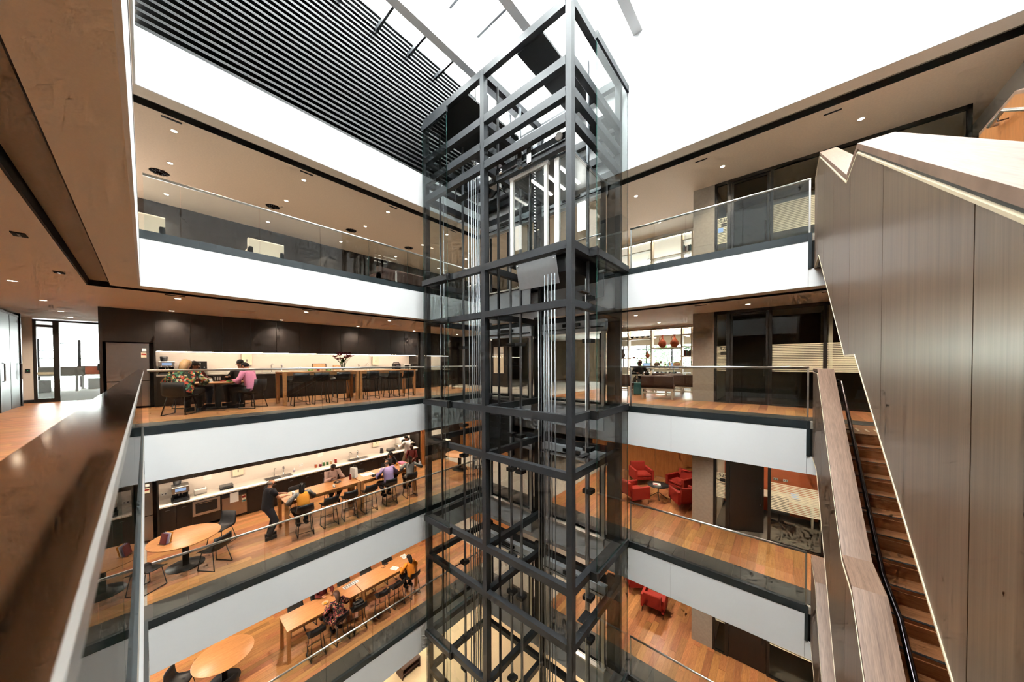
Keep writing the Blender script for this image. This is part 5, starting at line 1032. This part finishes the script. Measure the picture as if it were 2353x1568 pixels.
def person(loc, rz, label, seat=None, lean=.15, hands=((-.2, .35, .3), (.2, .35, .3)), feet=None, skin='skin', hair='black', hairlen=0, top='cloth_navy', sleeves=1, bottom='cloth_black', shoes='cloth_black', dress=False, vest=None, headturn=0., nod=.25, s=1., bald=False, wide=1., glasses=False):
    """local +y is forward, origin on the floor; hands are given relative to the pelvis"""
    o = thing('person', loc, label, 'person', rz); o.scale = (s, s, s)
    hip = .93 if seat is None else seat+.09
    P = Vector((0, 0, hip)); up = Vector((0, math.sin(lean), math.cos(lean)))
    S1 = P+up*.20; C = P+up*.38; Nk = P+up*.53+Vector((0, .01, 0)); sh = [Nk+Vector((-.175*wide, 0, -.055)), Nk+Vector((.175*wide, 0, -.055))]
    hu = Vector((math.sin(headturn)*math.sin(nod+lean*.5), math.cos(headturn)*math.sin(nod+lean*.5), math.cos(nod+lean*.5))); H0 = Nk+hu*.07; H1 = Nk+hu*.15; H2 = Nk+hu*.235
    fw = Vector((math.sin(headturn), math.cos(headturn), -.25)).normalized()
    if feet is None: feet = ((-.12, .42 if seat else .06, .09), (.12, .42 if seat else -.04, .09))
    # trunk, head, arms with five fingers, legs: one continuous body
    V = [P, S1, C, Nk, H0, H1, H2]; E = [(0, 1), (1, 2), (2, 3), (3, 4), (4, 5), (5, 6)]; R_ = [(.13*wide, .11), (.125*wide, .10), (.14*wide, .10), .055, .062, (.078, .092), (.066, .08)]
    arms = []
    for q in (0, 1):
        sg = -1 if q == 0 else 1; t = P+Vector(hands[q]); e, t = ik(sh[q], t, .28, .25, Vector((sg*.6, -.5, -.6))); d = (t-e).normalized()
        b = len(V); V += [sh[q], e, t, t+d*.05]; E += [(2, b), (b, b+1), (b+1, b+2), (b+2, b+3)]; R_ += [.055, .042, .028, (.034, .018)]
        side = d.cross(Vector((0, 0, 1))); side = side.normalized() if side.length > .01 else Vector((1, 0, 0)); dn = side.cross(d).normalized(); dn = -dn if dn.z > 0 else dn
        for k, (u, l_) in enumerate(((-.026, .06), (-.009, .072), (.009, .068), (.026, .055))):
            c = len(V); base = t+d*.06+side*u; V += [base, base+d*l_*.55+dn*.008, base+d*l_*.9+dn*.03]; E += [(b+3, c), (c, c+1), (c+1, c+2)]; R_ += [.0095, .009, .0075]
        c = len(V); ts = side*(-1 if q else 1)*.03; V += [t+d*.02+ts, t+d*.055+ts*1.7+dn*.012]; E += [(b+2, c), (c, c+1)]; R_ += [.011, .0085]
        arms.append((sh[q], e, t, d))
    legs = []
    for q in (0, 1):
        sg = -1 if q == 0 else 1; h = P+Vector((sg*.095, .0, -.04)); f = Vector(feet[q]); k, f = ik(h, f, .43, .43, Vector((sg*.1, 1, .3))); b = len(V); V += [h, k, f, f+Vector((0, .1, -.05))]; E += [(0, b), (b, b+1), (b+1, b+2), (b+2, b+3)]; R_ += [.078, .055, .04, .036]; legs.append((h, k, f))
    skinmesh('body', V, E, R_, skin, o)
    # face
    hc = H1+fw*.0; rt = fw.cross(hu).normalized(); mb = MB()
    for q in (-1, 1): mb.ball(hc+fw*.083+rt*q*.031+hu*.015, .011, 8)
    mb.build('eyes', 'ink', o); MB().tube([hc+fw*.082+hu*.012, hc+fw*.108-hu*.022, hc+fw*.085-hu*.03], [.008, .013, .008], 6).build('nose', skin, o); MB().tube([hc+fw*.083-hu*.052-rt*.022, hc+fw*.09-hu*.054, hc+fw*.083-hu*.052+rt*.022], .005, 6).build('mouth', 'cloth_maroon', o)
    for q in (-1, 1): MB().ball(hc+rt*q*.08-hu*.008, .022, 8, sx=.5, sz=1.3).build('ear', skin, o)
    if glasses: MB().tube([hc+fw*.098+rt*(-.06), hc+fw*.102+hu*.016, hc+fw*.098+rt*.06], .005, 5).build('eyeglasses', 'ink', o)
    # hair
    if not bald:
        hb = MB().ball((0, 0, 0), 1, 14); T = Matrix.Translation(H2-hu*.045-fw*.018) @ Matrix(((rt.x, fw.x, hu.x, 0), (rt.y, fw.y, hu.y, 0), (rt.z, fw.z, hu.z, 0), (0, 0, 0, 1))) @ Matrix.Diagonal((.087, .10, .082, 1))
        hb.move(T)
        if hairlen: hb.tube([H2-fw*.05, H1-fw*.085, Nk-fw*.09, Nk-fw*.10-Vector((0, 0, hairlen))], [.07, .085, .075, .035], 10)
        hb.build('hair', 'hair_'+hair, o)
    else:
        hb = MB().ball((0, 0, 0), 1, 12); hb.move(Matrix.Translation(H1-fw*.035-hu*.01) @ Matrix(((rt.x, fw.x, hu.x, 0), (rt.y, fw.y, hu.y, 0), (rt.z, fw.z, hu.z, 0), (0, 0, 0, 1))) @ Matrix.Diagonal((.084, .075, .055, 1))); hb.build('hair', 'hair_'+hair, o)
    # shirt and lower clothes: lofted trunk with tapering sleeves and legs
    Yv = Vector((0, math.cos(lean), -math.sin(lean)))
    def loft(mb, secs, n=16):
        vs = [c+Vector((1, 0, 0))*rx*math.cos(2*math.pi*k/n)+Yv*ry*math.sin(2*math.pi*k/n) for (c, rx, ry) in secs for k in range(n)]; K = len(secs)
        fs = [(i*n+k, i*n+(k+1) % n, (i+1)*n+(k+1) % n, (i+1)*n+k) for i in range(K-1) for k in range(n)]+[tuple(range(n-1, -1, -1)), tuple((K-1)*n+k for k in range(n))]
        return mb._add(vs, fs, 0, True)
    mb = loft(MB(), [(P-up*.07, .172*wide, .142), (P+up*.02, .170*wide, .142), (S1, .162*wide, .134), (P+up*.30, .176*wide, .134), (C, .184*wide, .128), (P+up*.46, .172*wide, .108), (P+up*.505, .125*wide, .085), (Nk+up*.005, .07, .068)])
    for (a, e, t, d) in arms:
        i_ = a+(C+up*.06-a)*.45
        mb.tube([i_, a, a+(e-a)*.5, e, t-d*.015] if sleeves else [i_, a, a+(e-a)*.62], [.060, .066, .058, .050, .038] if sleeves else [.062, .070, .064], 12)
    mb.build('shirt', top, o)
    if vest: loft(MB(), [(P-up*.05, .180*wide, .150), (S1, .172*wide, .143), (C, .182*wide, .140), (P+up*.47, .15*wide, .118), (P+up*.50, .12*wide, .09)]).build('vest', vest, o)
    mb = loft(MB(), [(P-up*.10, .12*wide, .11), (P-up*.06, .160*wide, .132), (P+up*.06, .160*wide, .130), (P+up*.08, .13*wide, .10)])
    for (h, k, f) in legs:
        if dress: mb.tube([h+Vector((0, 0, .04)), h, k, k+(f-k)*.45], [.13, .14, .12, .13], 14)
        else: mb.tube([h+Vector((0, 0, .05)), h, h+(k-h)*.5, k, k+(f-k)*.5, k+(f-k)*.97], [.09, .104, .094, .076, .064, .056], 14)
    mb.build('skirt' if dress else 'trousers', bottom, o)
    for (h, k, f) in legs: MB().rbox(f.x-.045, f.y-.09, f.z-.088, f.x+.045, f.y+.19, f.z-.0, .035, axis='z', n=3).build('shoe', shoes, o)
    return o
F0, F1_, F2_ = FL[0], FL[-1], FL[-2]
SS = .70
# lower gallery
person((-11.45, 2.28, F1_), 0.35-math.pi*.08, 'bald standing man in black by the high table, hands out', None, .08, ((-.12, .42, .22), (.12, .42, .20)), ((-.12, .05, .09), (.12, -.02, .09)), hair='grey', bald=True, top='cloth_navy', sleeves=0, bottom='cloth_navy', nod=.3, s=1.02, headturn=-.2, wide=1.15)
person((-10.98, 3.07, F1_), R90, 'seated woman with black hair, mustard vest and grey sleeves', SS, .25, ((-.28, .34, .30), (.22, .42, .34)), hair='black', hairlen=.12, top='cloth_greytop', vest='cloth_mustard', bottom='cloth_black', headturn=.5, nod=.35, s=.96, feet=((-.1, .2, .30), (.12, .22, .30)))
person((-12.36, 4.33, F1_), -R90, 'seated man in a pale pinkish shirt with lanyard looking at his phone', SS, .18, ((-.14, .42, .34), (.12, .42, .34)), skin='skin_dark', hair='black', top='cloth_pinkish', bottom='cloth_charcoal', nod=.5, wide=1.12, feet=((-.1, .22, .30), (.12, .22, .30)))
person((-10.98, 5.80, F1_), R90, 'seated balding man in a lilac shirt seen from behind', SS, .2, ((-.28, .34, .30), (.26, .36, .30)), hair='grey', bald=True, top='cloth_lilac', bottom='cloth_navy', nod=.3, wide=1.1, feet=((-.1, .2, .30), (.12, .22, .30)))
person((-10.98, 6.66, F1_), R90-.35, 'seated woman in a grey top with one arm raised', SS, .05, ((-.25, .38, .30), (.42, .18, .48)), hair='brown', hairlen=.05, top='cloth_greytop', bottom='cloth_khaki', nod=.1, s=.96, feet=((-.16, .35, .30), (.05, .35, .30)))
person((-12.36, 6.5, F1_), -R90+.2, 'seated dark-haired woman in dark clothes across from the lilac shirt', SS, .2, ((-.14, .38, .32), (.16, .38, .32)), skin='skin_dark', hair='black', hairlen=.12, top='cloth_charcoal', bottom='cloth_black', nod=.3, s=.95, feet=((-.1, .22, .30), (.12, .22, .30)))
person((-13.45, 8.05, F1_), R90+.2, 'standing person in a white shirt preparing food at the worktop', None, .08, ((-.18, .42, .30), (.18, .42, .34)), hair='black', top='cloth_white_shirt', bottom='cloth_khaki', nod=.35)
person((-12.62, 7.75, F1_), -R90-.7, 'standing person in a dark maroon top behind the high table end', None, .05, ((-.16, .36, .18), (.16, .36, .18)), skin='skin_dark', hair='brown', hairlen=.14, top='cloth_maroon', bottom='cloth_maroon', nod=.3, s=.86)
# lowest gallery
person((-10.98, 4.02, F2_), R90+.1, 'seated woman with brown hair in a floral dress', SS, .22, ((-.26, .36, .30), (.24, .36, .30)), hair='brown', hairlen=.16, top='cloth_dress', bottom='cloth_dress', dress=True, nod=.3, s=.97, feet=((-.1, .2, .30), (.12, .22, .30)))
person((-10.98, 6.68, F2_), R90+.1, 'seated woman with black hair in an orange top', SS, .22, ((-.26, .36, .30), (.24, .36, .30)), hair='black', hairlen=.1, top='cloth_orange_top', bottom='cloth_black', nod=.3, s=.95, feet=((-.1, .2, .30), (.12, .22, .30)))
person((-12.34, 3.95, F2_), -R90, 'seated person with hands on the table, mostly hidden by the white band', SS, .2, ((-.14, .52, .32), (.14, .52, .32)), hair='brown', top='cloth_maroon', bottom='cloth_black', feet=((-.1, .22, .30), (.12, .22, .30)))
# middle gallery, round table of four
SC = .46
person((-11.40, .58, F0), 1.0, 'seated woman with blonde hair in a colourful floral top', SC, .25, ((-.26, .32, .28), (.26, .32, .28)), hair='blonde', hairlen=.06, top='cloth_floral', bottom='cloth_black', nod=.3, wide=1.35, s=1.03)
person((-11.50, 1.98, F0), 2.3, 'seated person with black hair in a pink shirt', SC, .22, ((-.2, .36, .26), (.2, .38, .28)), hair='black', top='cloth_pink', bottom='cloth_black', nod=.35, s=.98)
person((-12.90, .85, F0), -.95, 'seated dark-haired person in maroon behind the floral top', SC, .2, ((-.2, .34, .28), (.2, .34, .28)), skin='skin_dark', hair='black', hairlen=.1, top='cloth_maroon', bottom='cloth_jeans', nod=.25)
person((-12.85, 1.98, F0), -2.3, 'seated dark-haired person with glasses behind the pink shirt', SC, .12, ((-.2, .34, .28), (.2, .34, .28)), hair='black', top='cloth_black', bottom='cloth_charcoal', nod=.1, s=1.03, glasses=True)
# reader in the lounge
person((-4.55, 13.45, F0), -2.6, 'seated person in black reading among the lounge seats', .47, .2, ((-.14, .3, .24), (.14, .3, .24)), hair='brown', hairlen=.12, top='cloth_black', bottom='cloth_black', nod=.4)
o = thing('stool', (-4.55, 13.45, F0), 'small brown stool under the reader', 'stool'); MB().rbox(-.22, -.2, .36, .22, .2, .45, .04).build('seat', 'brown_leather', o)
for a in (-.18, .18):
    for b in (-.16, .16): MB().box(a-.02, b-.02, 0, a+.02, b+.02, .36).build('leg', 'cream_paint', o)
